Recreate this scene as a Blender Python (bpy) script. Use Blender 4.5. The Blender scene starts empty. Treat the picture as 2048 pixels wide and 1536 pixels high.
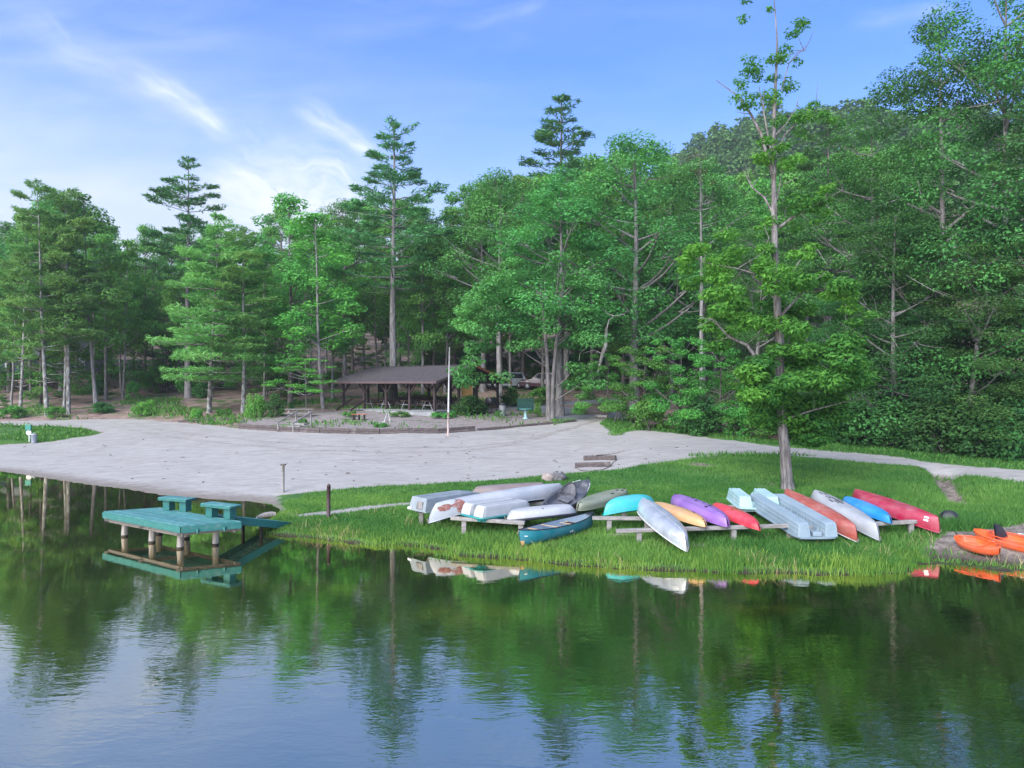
import bpy, math, random
import numpy as np
from mathutils import Vector, Matrix

R = math.radians
rng = np.random.default_rng(11)
random.seed(5)
scene = bpy.context.scene
col = scene.collection

# ------------------------------------------------------------------ camera, sky, sun, exposure
CAM_H = 5.0
FPX = 2048 * 25.0 / 36.0
cam_d = bpy.data.cameras.new('camera')
cam_d.lens = 25.0
cam_d.sensor_width = 36.0
cam_d.clip_start = 0.1
cam_d.clip_end = 2000
cam = bpy.data.objects.new('camera', cam_d)
col.objects.link(cam)
cam.location = (0, 0, CAM_H)
cam.rotation_euler = (R(90), 0, 0)
scene.camera = cam

SUN_EL, SUN_AZ = R(36), R(-146)          # azimuth measured from +Y towards +X
sun_d = bpy.data.lights.new('sun', 'SUN')
sun_d.energy = 2.0
sun_d.angle = R(60)
sun_d.color = (1.0, 0.965, 0.91)
sun = bpy.data.objects.new('sun', sun_d)
col.objects.link(sun)
sdir = Vector((math.sin(SUN_AZ) * math.cos(SUN_EL), math.cos(SUN_AZ) * math.cos(SUN_EL), math.sin(SUN_EL)))
sun.rotation_euler = (-sdir).to_track_quat('-Z', 'Y').to_euler()
sun.location = (0, 0, 60)

scene.view_settings.view_transform = 'Standard'
scene.view_settings.look = 'None'
scene.view_settings.gamma = 1.0
scene.view_settings.exposure = 2.0
scene.view_settings.use_curve_mapping = False
scene.cycles.max_bounces = 6
scene.cycles.diffuse_bounces = 4
scene.cycles.glossy_bounces = 3
scene.cycles.transmission_bounces = 3
scene.cycles.use_denoising = True


class NT:
    """small node helper"""
    def __init__(self, tree):
        self.t = tree

    def n(self, typ, **kw):
        nd = self.t.nodes.new(typ)
        for k, v in kw.items():
            setattr(nd, k, v)
        return nd

    def put(self, sock, v):
        if v is None:
            return
        if isinstance(v, bpy.types.NodeSocket):
            self.t.links.new(v, sock)
        elif isinstance(v, (tuple, list)) and len(v) == 3 and sock.type == 'RGBA':
            sock.default_value = (*v, 1)
        else:
            sock.default_value = v

    def m(self, op, a, b=None, c=None, clamp=False):
        nd = self.n('ShaderNodeMath', operation=op, use_clamp=clamp)
        self.put(nd.inputs[0], a)
        self.put(nd.inputs[1], b)
        self.put(nd.inputs[2], c)
        return nd.outputs[0]

    def mix(self, f, a, b, blend='MIX'):
        nd = self.n('ShaderNodeMix', data_type='RGBA', blend_type=blend)
        self.put(nd.inputs[0], f)
        self.put(nd.inputs[6], a)
        self.put(nd.inputs[7], b)
        return nd.outputs[2]

    def step(self, v, lo, hi, a=0.0, b=1.0):
        nd = self.n('ShaderNodeMapRange', interpolation_type='SMOOTHSTEP')
        for i, q in enumerate((v, lo, hi, a, b)):
            self.put(nd.inputs[i], q)
        return nd.outputs[0]

    def noise(self, vec, scale, detail=3, rough=0.55, dist=0.0):
        nd = self.n('ShaderNodeTexNoise')
        self.put(nd.inputs['Vector'], vec)
        nd.inputs['Scale'].default_value = scale
        nd.inputs['Detail'].default_value = detail
        nd.inputs['Roughness'].default_value = rough
        nd.inputs['Distortion'].default_value = dist
        return nd.outputs['Fac']

    def mapping(self, vec, scale=(1, 1, 1), rot=(0, 0, 0), loc=(0, 0, 0)):
        nd = self.n('ShaderNodeMapping')
        self.put(nd.inputs['Vector'], vec)
        nd.inputs['Scale'].default_value = scale
        nd.inputs['Rotation'].default_value = rot
        nd.inputs['Location'].default_value = loc
        return nd.outputs[0]


world = bpy.data.worlds.new('World')
scene.world = world
world.use_nodes = True
wt = world.node_tree
wt.nodes.clear()
w = NT(wt)
sky = w.n('ShaderNodeTexSky', sky_type='NISHITA')
sky.sun_disc = False
sky.sun_elevation = SUN_EL
sky.sun_rotation = SUN_AZ
sky.altitude = 300
sky.air_density = 1.0
sky.dust_density = 0.6
sky.ozone_density = 4.0
tc = w.n('ShaderNodeTexCoord')
sx = w.n('ShaderNodeSeparateXYZ')
wt.links.new(tc.outputs['Generated'], sx.inputs[0])
dx, dy, dz = sx.outputs
el = dz
ay = w.m('MAXIMUM', w.m('ABSOLUTE', dy), 0.12)
u = w.m('DIVIDE', dx, ay)
v = w.m('DIVIDE', dz, ay)
cmb = w.n('ShaderNodeCombineXYZ')
w.put(cmb.inputs[0], u)
w.put(cmb.inputs[1], v)
uv = cmb.outputs[0]
# thin veil of cloud, thicker low down and towards the west (left)
n1 = w.noise(w.mapping(uv, (1.1, 4.5, 1), (0, 0, R(-14))), 1.5, 6, 0.6, 0.35)
n2 = w.noise(w.mapping(uv, (2.0, 9.0, 1), (0, 0, R(-24)), (3.1, 1.7, 0)), 1.6, 6, 0.62, 0.5)
low = w.step(el, 0.44, 0.02)
west = w.step(u, 0.55, -0.75)
veil = w.m('ADD', w.m('MULTIPLY', w.step(n1, 0.25, 0.85), w.m('MULTIPLY', w.m('ADD', w.m('MULTIPLY', west, 0.7), 0.12), w.m('ADD', w.m('MULTIPLY', low, 0.6), 0.4))),
           w.m('MULTIPLY', low, w.m('ADD', w.m('MULTIPLY', west, 0.70), 0.52)))
wisp = w.m('MULTIPLY', w.step(n2, 0.4, 0.9), w.m('ADD', w.m('MULTIPLY', west, 0.22), 0.06))


def streak(u0, v0, u1, v1, wd, k):
    """a long thin cirrus streak between two directions of the sky"""
    L = math.hypot(u1 - u0, v1 - v0)
    ax, ayy = (u1 - u0) / L, (v1 - v0) / L
    wob = w.m('MULTIPLY', w.m('SUBTRACT', w.noise(uv, 7, 4), 0.5), wd * 1.5)
    along = w.m('ADD', w.m('MULTIPLY', w.m('SUBTRACT', u, u0), ax), w.m('MULTIPLY', w.m('SUBTRACT', v, v0), ayy))
    acr = w.m('ADD', w.m('ADD', w.m('MULTIPLY', w.m('SUBTRACT', u, u0), -ayy), w.m('MULTIPLY', w.m('SUBTRACT', v, v0), ax)), wob)
    a = w.step(w.m('ABSOLUTE', acr), wd, 0.0)
    b = w.m('MULTIPLY', w.step(along, 0.0, L * 0.35), w.step(along, L, L * 0.75))
    fib = w.n('ShaderNodeCombineXYZ')
    w.put(fib.inputs[0], w.m('MULTIPLY', along, 5.0))
    w.put(fib.inputs[1], w.m('MULTIPLY', acr, 26.0))
    tex = w.step(w.noise(fib.outputs[0], 2.2, 6, 0.62, 0.15), 0.15, 0.8)
    front = w.step(dy, 0.0, 0.1)
    return w.m('MULTIPLY', w.m('MULTIPLY', w.m('MULTIPLY', a, b), w.m('MULTIPLY', tex, k)), front)


s1 = streak(-0.54, 0.45, -0.385, 0.345, 0.028, 0.5)
s2 = streak(-0.72, 0.55, -0.44, 0.37, 0.05, 0.32)
s3 = streak(-0.32, 0.40, -0.17, 0.315, 0.030, 0.55)
s5 = streak(-0.46, 0.31, -0.17, 0.245, 0.10, 0.55)
s6 = streak(-0.10, 0.50, 0.06, 0.54, 0.02, 0.25)
s4 = streak(0.46, 0.51, 0.64, 0.53, 0.02, 0.3)
cloud = w.m('ADD', w.m('ADD', w.m('ADD', veil, wisp), w.m('ADD', s1, s2)), w.m('ADD', w.m('ADD', s3, s4), w.m('ADD', s5, s6)), clamp=True)
bright = w.m('MULTIPLY', w.m('ADD', w.m('ADD', s1, s5), s3), 1.0, clamp=True)
ccol = w.mix(bright, (3.7, 4.2, 5.2), (6.3, 6.45, 6.8))
skyc = w.mix(1.0, sky.outputs[0], (0.50, 0.87, 1.45), 'MULTIPLY')
skyc = w.mix(cloud, skyc, ccol)
bg = w.n('ShaderNodeBackground')
w.put(bg.inputs[0], skyc)
bg.inputs[1].default_value = 0.055
wo = w.n('ShaderNodeOutputWorld')
wt.links.new(bg.outputs[0], wo.inputs[0])


# ------------------------------------------------------------------ materials
def new_mat(name):
    m = bpy.data.materials.new(name)
    m.use_nodes = True
    m.node_tree.nodes.clear()
    t = NT(m.node_tree)
    out = t.n('ShaderNodeOutputMaterial')
    p = t.n('ShaderNodeBsdfPrincipled')
    m.node_tree.links.new(p.outputs[0], out.inputs[0])
    return m, t, p, out


def mat(name, c1, c2=None, scale=6.0, rough=0.6, bump=0.0, bscale=None, metal=0.0, stretch=(1, 1, 1),
        dirt=None, dirt_amt=0.0, dirt_scale=2.5, lo=0.35, hi=0.65, vary=0.0, spec=0.5, coat=0.0):
    m, t, p, out = new_mat(name)
    tcd = t.n('ShaderNodeTexCoord')
    ob = t.n('ShaderNodeObjectInfo')
    add = t.n('ShaderNodeVectorMath', operation='ADD')
    m.node_tree.links.new(tcd.outputs['Object'], add.inputs[0])
    sc = t.n('ShaderNodeVectorMath', operation='SCALE')
    m.node_tree.links.new(ob.outputs['Random'], sc.inputs['Scale'])
    sc.inputs[0].default_value = (17, 31, 53)
    m.node_tree.links.new(sc.outputs[0], add.inputs[1])
    vec = t.mapping(add.outputs[0], stretch)
    c = t.mix(t.step(t.noise(vec, scale, 4), lo, hi), c1, c2 or tuple(x * 0.8 for x in c1))
    if dirt:
        d = t.step(t.noise(add.outputs[0], dirt_scale, 6, 0.65), 0.62 - dirt_amt * 0.3, 0.78)
        c = t.mix(d, c, dirt)
    if vary:
        k = t.m('ADD', t.m('MULTIPLY', t.m('SUBTRACT', ob.outputs['Random'], 0.5), vary), 1.0)
        hs = t.n('ShaderNodeHueSaturation')
        t.put(hs.inputs['Value'], k)
        t.put(hs.inputs['Color'], c)
        c = hs.outputs[0]
    t.put(p.inputs['Base Color'], c)
    p.inputs['Roughness'].default_value = rough
    p.inputs['Metallic'].default_value = metal
    p.inputs['Specular IOR Level'].default_value = spec
    p.inputs['Coat Weight'].default_value = coat
    if bump:
        b = t.n('ShaderNodeBump')
        b.inputs['Strength'].default_value = bump
        b.inputs['Distance'].default_value = 0.02
        t.put(b.inputs['Height'], t.noise(vec, bscale or scale * 3, 4))
        m.node_tree.links.new(b.outputs[0], p.inputs['Normal'])
    return m


def leaf_mat(name, dark, light, trans=0.35, rough=0.7, vary=0.42):
    """leaves: the tint stored per leaf picks between two greens; each plant varies a little"""
    m, t, p, out = new_mat(name)
    at = t.n('ShaderNodeAttribute', attribute_name='tint')
    ob = t.n('ShaderNodeObjectInfo')
    c = t.mix(at.outputs['Fac'], dark, light)
    hs = t.n('ShaderNodeHueSaturation')
    t.put(hs.inputs['Hue'], t.m('ADD', 0.5, t.m('MULTIPLY', t.m('SUBTRACT', ob.outputs['Random'], 0.5), vary * 0.09)))
    t.put(hs.inputs['Value'], t.m('ADD', 1.0, t.m('MULTIPLY', t.m('SUBTRACT', ob.outputs['Random'], 0.5), vary)))
    t.put(hs.inputs['Color'], c)
    c = hs.outputs[0]
    t.put(p.inputs['Base Color'], c)
    p.inputs['Roughness'].default_value = rough
    p.inputs['Specular IOR Level'].default_value = 0.12
    tr = t.n('ShaderNodeBsdfTranslucent')
    t.put(tr.inputs['Color'], t.mix(1.0, c, (1.25, 1.2, 0.7), 'MULTIPLY'))
    ms = t.n('ShaderNodeMixShader')
    ms.inputs[0].default_value = trans
    m.node_tree.links.new(p.outputs[0], ms.inputs[1])
    m.node_tree.links.new(tr.outputs[0], ms.inputs[2])
    m.node_tree.links.new(ms.outputs[0], out.inputs[0])
    return m


# ------------------------------------------------------------------ mesh helpers
class MB:
    """collects shapes for ONE mesh object"""
    def __init__(self):
        self.v, self.f = [], []

    def add(self, vs, fs):
        o = len(self.v)
        self.v.extend([tuple(p) for p in vs])
        self.f.extend([tuple(i + o for i in f) for f in fs])
        return self

    def box(self, c, s, rot=None, ch=0.008):
        hx, hy, hz = s[0] / 2, s[1] / 2, s[2] / 2
        ch = min(ch, hx * 0.45, hy * 0.45, hz * 0.45)
        vs, idx = [], {}
        for sx_ in (-1, 1):
            for sy_ in (-1, 1):
                for sz_ in (-1, 1):
                    for ax in range(3):
                        d = [hx, hy, hz]
                        q = [d[i] - (0 if i == ax else ch) for i in range(3)]
                        idx[(sx_, sy_, sz_, ax)] = len(vs)
                        vs.append(Vector((q[0] * sx_, q[1] * sy_, q[2] * sz_)))
        fs = []
        for ax in range(3):
            o1, o2 = [i for i in range(3) if i != ax]
            for sg in (-1, 1):
                ring = []
                for a, b in ((-1, -1), (1, -1), (1, 1), (-1, 1)):
                    k = [0, 0, 0]
                    k[ax], k[o1], k[o2] = sg, a, b
                    ring.append(idx[(*k, ax)])
                if (sg < 0) ^ (ax == 1):
                    ring.reverse()
                fs.append(ring)
            for a in (-1, 1):
                for b in (-1, 1):
                    k0, k1 = [0, 0, 0], [0, 0, 0]
                    k0[o1] = k1[o1] = a
                    k0[o2] = k1[o2] = b
                    k0[ax], k1[ax] = -1, 1
                    ring = [idx[(*k0, o1)], idx[(*k1, o1)], idx[(*k1, o2)], idx[(*k0, o2)]]
                    fs.append(ring)
        for sx_ in (-1, 1):
            for sy_ in (-1, 1):
                for sz_ in (-1, 1):
                    fs.append([idx[(sx_, sy_, sz_, a)] for a in range(3)])
        c = Vector(c)
        if rot is not None:
            vs = [rot @ p + c for p in vs]
        else:
            vs = [p + c for p in vs]
        return self.add(vs, fs)

    def beam(self, a, b, wd, ht, up=(0, 0, 1), ch=0.008):
        a, b = Vector(a), Vector(b)
        x = (b - a)
        L = x.length
        x.normalize()
        up = Vector(up)
        y = up.cross(x)
        if y.length < 1e-4:
            y = Vector((0, 1, 0)).cross(x)
        y.normalize()
        z = x.cross(y)
        return self.box((a + b) / 2, (L, wd, ht), Matrix((x, y, z)).transposed(), ch)

    def tube(self, pts, rad, n=8, cap=True):
        pts = [Vector(p) for p in pts]
        if not hasattr(rad, '__len__'):
            rad = [rad] * len(pts)
        vs, fs = [], []
        ref = Vector((0.13, 0.97, 0.21))
        for i, p in enumerate(pts):
            d = (pts[min(i + 1, len(pts) - 1)] - pts[max(i - 1, 0)]).normalized()
            a = d.cross(ref)
            if a.length < 0.05:
                a = d.cross(Vector((1, 0, 0)))
            a.normalize()
            b = d.cross(a)
            for k in range(n):
                an = 2 * math.pi * k / n
                vs.append(p + (a * math.cos(an) + b * math.sin(an)) * rad[i])
        for i in range(len(pts) - 1):
            for k in range(n):
                k2 = (k + 1) % n
                fs.append((i * n + k, i * n + k2, (i + 1) * n + k2, (i + 1) * n + k))
        if cap:
            fs.append(tuple(range(n)))
            fs.append(tuple((len(pts) - 1) * n + k for k in reversed(range(n))))
        return self.add(vs, fs)

    def lathe(self, prof, n=14, c=(0, 0, 0)):
        vs, fs = [], []
        for r, z in prof:
            for k in range(n):
                an = 2 * math.pi * k / n
                vs.append((c[0] + r * math.cos(an), c[1] + r * math.sin(an), c[2] + z))
        m = len(prof)
        for i in range(m - 1):
            for k in range(n):
                k2 = (k + 1) % n
                fs.append((i * n + k, i * n + k2, (i + 1) * n + k2, (i + 1) * n + k))
        fs.append(tuple(reversed(range(n))))
        fs.append(tuple((m - 1) * n + k for k in range(n)))
        return self.add(vs, fs)

    def prism(self, outline, thick, plane='XZ', off=0.0):
        """outline in a plane, pushed through by thick"""
        n = len(outline)
        vs = []
        for s in (-thick / 2, thick / 2):
            for a, b in outline:
                vs.append({'XZ': (a, s + off, b), 'YZ': (s + off, a, b), 'XY': (a, b, s + off)}[plane])
        fs = [tuple(range(n)), tuple(reversed(range(n, 2 * n)))]
        for k in range(n):
            k2 = (k + 1) % n
            fs.append((k2, k, n + k, n + k2))
        return self.add(vs, fs)

    def mesh(self, name, m=None, smooth=False):
        me = bpy.data.meshes.new(name)
        me.from_pydata(self.v, [], self.f)
        if m is not None:
            me.materials.append(m)
        if smooth:
            me.polygons.foreach_set('use_smooth', [True] * len(me.polygons))
        me.update()
        return me

    def build(self, name, m, parent=None, smooth=False):
        return link(name, self.mesh(name, m, smooth), parent)


def link(name, me, parent=None):
    o = bpy.data.objects.new(name, me)
    col.objects.link(o)
    if parent is not None:
        o.parent = parent
    return o


def tag(o, label=None, cat=None, group=None, kind=None):
    if label:
        o['label'] = label
    if cat:
        o['category'] = cat
    if group:
        o['group'] = group
    if kind:
        o['kind'] = kind
    return o


def thing(name, loc, label, cat, group=None, rz=0.0, mw=None):
    o = bpy.data.objects.new(name, None)
    o.empty_display_size = 0.2
    col.objects.link(o)
    if mw is not None:
        o.matrix_world = mw
    else:
        o.location = loc
        o.rotation_euler = (0, 0, rz)
    return tag(o, label, cat, group)


def copy_thing(src, loc=None, rz=None, scale=None, label=None):
    r = src.copy()
    col.objects.link(r)
    if loc is not None:
        r.location = loc
    if rz is not None:
        r.rotation_euler = (0, 0, rz)
    if scale is not None:
        r.scale = scale
    if label:
        r['label'] = label
    for ch in list(src.children):
        c = ch.copy()
        col.objects.link(c)
        c.parent = r
        for g in list(ch.children):
            d = g.copy()
            col.objects.link(d)
            d.parent = c
    return r


def np_mesh(name, V, faces_n, idx, m, tint=None, smooth=False):
    """fast mesh: V (N,3); faces all with faces_n corners, idx flat"""
    me = bpy.data.meshes.new(name)
    me.vertices.add(len(V))
    me.vertices.foreach_set('co', np.ascontiguousarray(V, dtype=np.float32).ravel())
    nf = len(idx) // faces_n
    me.loops.add(len(idx))
    me.loops.foreach_set('vertex_index', np.ascontiguousarray(idx, dtype=np.int32))
    me.polygons.add(nf)
    me.polygons.foreach_set('loop_start', np.arange(0, nf * faces_n, faces_n, dtype=np.int32))
    if m is not None:
        me.materials.append(m)
    if tint is not None:
        a = me.attributes.new('tint', 'FLOAT', 'POINT')
        a.data.foreach_set('value', np.ascontiguousarray(tint, dtype=np.float32))
    if smooth:
        me.polygons.foreach_set('use_smooth', np.ones(nf, dtype=bool))
    me.update(calc_edges=True)
    return me


def nrm(a):
    return a / np.maximum(np.linalg.norm(a, axis=-1, keepdims=True), 1e-6)


def quads(C, N, U, sl, sw, tint):
    """leaf quads (pointed both ends): centre C, normal N, rough long direction U, half length sl, half width sw"""
    T = nrm(U - N * np.sum(U * N, axis=1, keepdims=True))
    B = np.cross(N, T)
    sl, sw = sl[:, None], sw[:, None]
    V = np.stack([C - T * sl, C + B * sw - T * sl * 0.1, C + T * sl, C - B * sw - T * sl * 0.1], axis=1).reshape(-1, 3)
    return V, np.repeat(tint, 4)


# ------------------------------------------------------------------ the lie of the land
def from_z(px, py, z):
    Y = (CAM_H - z) * FPX / (py - 768)
    return ((px - 1024) / FPX * Y, Y, z)


SHORE_PX = [(-300, 935), (0, 943), (80, 955), (180, 970), (250, 978), (320, 990), (440, 1000), (510, 1004), (545, 1010),
            (561, 1021), (556, 1031), (537, 1042), (510, 1058), (520, 1066), (545, 1070), (590, 1074), (640, 1079), (700, 1086),
            (750, 1092), (800, 1089), (850, 1095), (898, 1101), (917, 1112), (971, 1115), (1032, 1118), (1093, 1126),
            (1166, 1132), (1288, 1140), (1355, 1141), (1450, 1146), (1550, 1146), (1650, 1150), (1737, 1149), (1810, 1147),
            (1829, 1126), (1885, 1131), (1945, 1137), (2048, 1146), (2200, 1152), (2600, 1150)]
shore = np.array([from_z(a, b, 0)[:2] for a, b in SHORE_PX])
shore_f = np.vstack([[(-420, 60)], shore, [(60, 21), (420, 30)]])
land = np.vstack([shore_f, [(420, 900), (-420, 900)]])


def seg_dist(X, Y, P, closed=False):
    d = np.full(X.shape, 1e9)
    n = len(P)
    for i in range(n if closed else n - 1):
        ax, ay_ = P[i]
        bx, by = P[(i + 1) % n]
        ex, ey = bx - ax, by - ay_
        L2 = ex * ex + ey * ey + 1e-12
        t = np.clip(((X - ax) * ex + (Y - ay_) * ey) / L2, 0, 1)
        d = np.minimum(d, np.hypot(X - ax - t * ex, Y - ay_ - t * ey))
    return d


def inside(X, Y, P):
    r = np.zeros(X.shape, dtype=bool)
    n = len(P)
    for i in range(n):
        x1, y1 = P[i]
        x2, y2 = P[(i + 1) % n]
        if y1 == y2:
            continue
        c = ((y1 > Y) != (y2 > Y)) & (X < (x2 - x1) * (Y - y1) / (y2 - y1) + x1)
        r ^= c
    return r


def sdf(X, Y, P):
    d = seg_dist(X, Y, P, True)
    return np.where(inside(X, Y, P), d, -d)


def ss(x, a, b):
    t = np.clip((x - a) / (b - a), 0, 1)
    return t * t * (3 - 2 * t)


def sd_shore(X, Y):
    d = seg_dist(X, Y, shore_f)
    return np.where(inside(X, Y, land), d, -d)


def terr(X, Y):
    X = np.asarray(X, dtype=float)
    Y = np.asarray(Y, dtype=float)
    s = sd_shore(X, Y)
    gap = np.maximum(Y - 28.5, 0)
    lawn = ss(X, -9.6 - 0.35 * gap, -7.6 + 1.1 * gap)
    mud = ss(X, 10.3, 11.0) * ss(Y, 24, 20.5)
    sp = np.maximum(s, 0)
    bank = 0.13 * (1 - np.exp(-sp / 0.22)) * lawn * (1 - mud)
    z_lawn = 0.045 * np.minimum(sp, 9) + 0.08 * np.maximum(sp - 9, 0)
    z_beach = 0.11 * sp
    z_mud = 0.13 * np.minimum(sp, 3.0)
    z = bank + (z_lawn * (1 - mud) + np.maximum(z_mud, z_lawn) * mud) * lawn + z_beach * (1 - lawn)
    far = 1.95 + 0.055 * (Y - 47.5)
    far = far + 0.10 * np.maximum(Y - 63, 0) * ss(Y, 62, 70) * (1 - ss(X, 4, 20) * 0.0)
    left = ss(X, -12, -24)
    far = far + left * 0.17 * np.clip(Y - 57, 0, 15)
    k = 0.5
    h = np.clip(0.5 + 0.5 * (far - z) / k, 0, 1)
    zz = far * (1 - h) + z * h - k * h * (1 - h)
    zz = np.where(Y > 40, zz, z)
    zz = np.where((Y > 40) & (Y < 44), z + (zz - z) * (Y - 40) / 4, zz)
    # the ridge beyond
    zz = zz + np.maximum(Y - 84, 0) * (0.02 + 0.41 * ss(X, 0, 92)) * ss(Y, 80, 100) * (1 - 0.6 * ss(Y, 190, 420))
    # ditch through the lawn on the right
    dd = seg_dist(X, Y, DITCH)
    zz = zz - 0.55 * np.exp(-(dd / 0.6) ** 2)
    zz = zz + 0.03 * np.sin(X * 0.9 + 1.3 * np.sin(Y * 0.5)) * np.sin(Y * 0.8 + X * 0.3) * ss(sp, 1.5, 5)
    under = np.maximum(-1.6, s * 0.22)
    return np.where(s > 0, zz, under)


DITCH = np.array([(20.3, 33.6), (19.2, 31.5), (18.3, 29.5), (17.2, 27.2)])
_ys = np.arange(14, 190, 0.03)


def G(px, py):
    """the ground point seen at this place of the photograph"""
    xs = (px - 1024) / FPX * _ys
    zr = CAM_H - (py - 768) / FPX * _ys
    zt = np.maximum(terr(xs, _ys), 0.0)
    i = np.argmax(zr <= zt)
    return Vector((xs[i], _ys[i], float(zt[i])))


def GY(px, Y):
    x = (px - 1024) / FPX * Y
    return Vector((x, Y, float(terr(x, Y))))


def AT(px, py, Y):
    return Vector(((px - 1024) / FPX * Y, Y, CAM_H - (py - 768) / FPX * Y))


def PZ(px, py, z):
    return Vector(from_z(px, py, z))


def gpoly(pts):
    return np.array([tuple(G(a, b))[:2] for a, b in pts])


LAWN_TOP = [(545, 992), (580, 988), (640, 983), (760, 972), (900, 965), (1050, 955), (1150, 946), (1250, 937), (1320, 925), (1380, 916),
            (1450, 910), (1520, 908), (1570, 911), (1650, 917), (1750, 927), (1850, 938), (1950, 952), (2048, 965), (2200, 985)]
SAND_TOP = [(-300, 848), (0, 843), (100, 841), (230, 838), (300, 840), (360, 845), (430, 851), (480, 857), (560, 862), (700, 866), (880, 866),
            (1000, 858), (1100, 849), (1150, 843), (1185, 832), (1215, 834), (1205, 852), (1230, 868), (1290, 860), (1360, 868),
            (1420, 876), (1500, 886), (1560, 893), (1600, 897), (1700, 905), (1800, 914), (1860, 925), (1950, 933), (2048, 940), (2200, 955)]
P_SAND = np.vstack([[(-40, 38)], shore[:10], gpoly([(563, 1008), (560, 997)]), gpoly(LAWN_TOP), gpoly(SAND_TOP[::-1])])
P_SANDPATH = gpoly([(556, 1034), (600, 1035), (680, 1029), (760, 1018), (830, 1010), (880, 1006), (880, 999), (800, 1005), (720, 1013), (660, 1022), (600, 1028), (566, 1016)])
P_LEFTLAWN = gpoly([(-300, 852), (0, 850), (100, 852), (170, 856), (206, 865), (180, 872), (100, 884), (0, 890), (-300, 898)])
P_MULCH = gpoly([(480, 858), (560, 862), (700, 866), (880, 866), (1000, 858), (1100, 849), (1150, 843), (1120, 830), (1050, 826), (1000, 815),
                 (690, 822), (600, 826), (480, 838)])
P_GRAVEL = gpoly([(1110, 836), (1155, 844), (1185, 836), (1260, 838), (1240, 822), (1120, 812), (1040, 813), (1045, 822), (1090, 826)])
P_MUD = gpoly([(1826, 1120), (1850, 1085), (1880, 1062), (1930, 1060), (2048, 1045), (2200, 1050), (2600, 1100), (2600, 1140), (2200, 1148), (2048, 1142), (1945, 1133), (1885, 1128)])
P_ASPHALT = gpoly([(1000, 812), (1120, 803), (1250, 797), (1250, 803), (1120, 811), (1000, 820)])


SOIL = [(*tuple(G(a, b))[:2], rx, ry) for a, b, rx, ry in ((1235, 1072, 1.0, 0.35), (1395, 1092, 0.5, 0.3), (1330, 1010, 0.8, 0.5), (870, 962 + 60, 0.5, 0.4), (1500, 1078, 0.7, 0.3), (1095, 1128, 1.2, 0.25), (1400, 930, 0.9, 0.6))]


TRACK = gpoly([(1205, 838), (1150, 856), (1080, 876), (1000, 893), (900, 903), (780, 906), (640, 902), (480, 890), (330, 872), (230, 852)])


def region_masks(X, Y, w_=1.0, with_track=False):
    def mk(P):
        return np.clip(0.5 + sdf(X, Y, P) / w_, 0, 1)
    s = sd_shore(X, Y)
    sand = np.maximum(mk(P_SAND), mk(P_SANDPATH) * 0.9)
    leftl = mk(P_LEFTLAWN)
    sand = np.minimum(sand, 1 - leftl)
    mud = mk(P_MUD)
    mulch = mk(P_MULCH)
    gravel = np.maximum(mk(P_GRAVEL), mk(P_ASPHALT))
    front = np.clip(0.5 + (44.5 - Y - 0.10 * X) / 2, 0, 1) * ss(X, -14, -8)
    fringe = np.clip(1 - np.abs(sdf(X, Y, P_SAND)) / 3.5, 0, 1) * ss(X, 4, 8)
    TR = np.maximum(np.exp(-(seg_dist(X, Y, TRACK) / 0.16) ** 2), np.exp(-(seg_dist(X, Y, TRACK + np.array([0.5, 1.35])) / 0.16) ** 2))
    grass = np.clip(np.maximum(np.maximum(front, leftl), fringe), 0, 1)
    dd = seg_dist(X, Y, DITCH)
    mud = np.maximum(mud, 0.98 * np.exp(-(dd / 0.45) ** 2))
    for x0, y0, rx, ry in SOIL:
        mud = np.maximum(mud, 0.85 * np.exp(-((X - x0) / rx) ** 2 - ((Y - y0) / ry) ** 2))
    edge = np.exp(-np.maximum(s, 0) / 0.18) * ss(X, -10, -8)
    mud = np.maximum(mud, edge * 0.9)
    return (sand, grass, mulch, gravel, mud, TR) if with_track else (sand, grass, mulch, gravel, mud)

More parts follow.
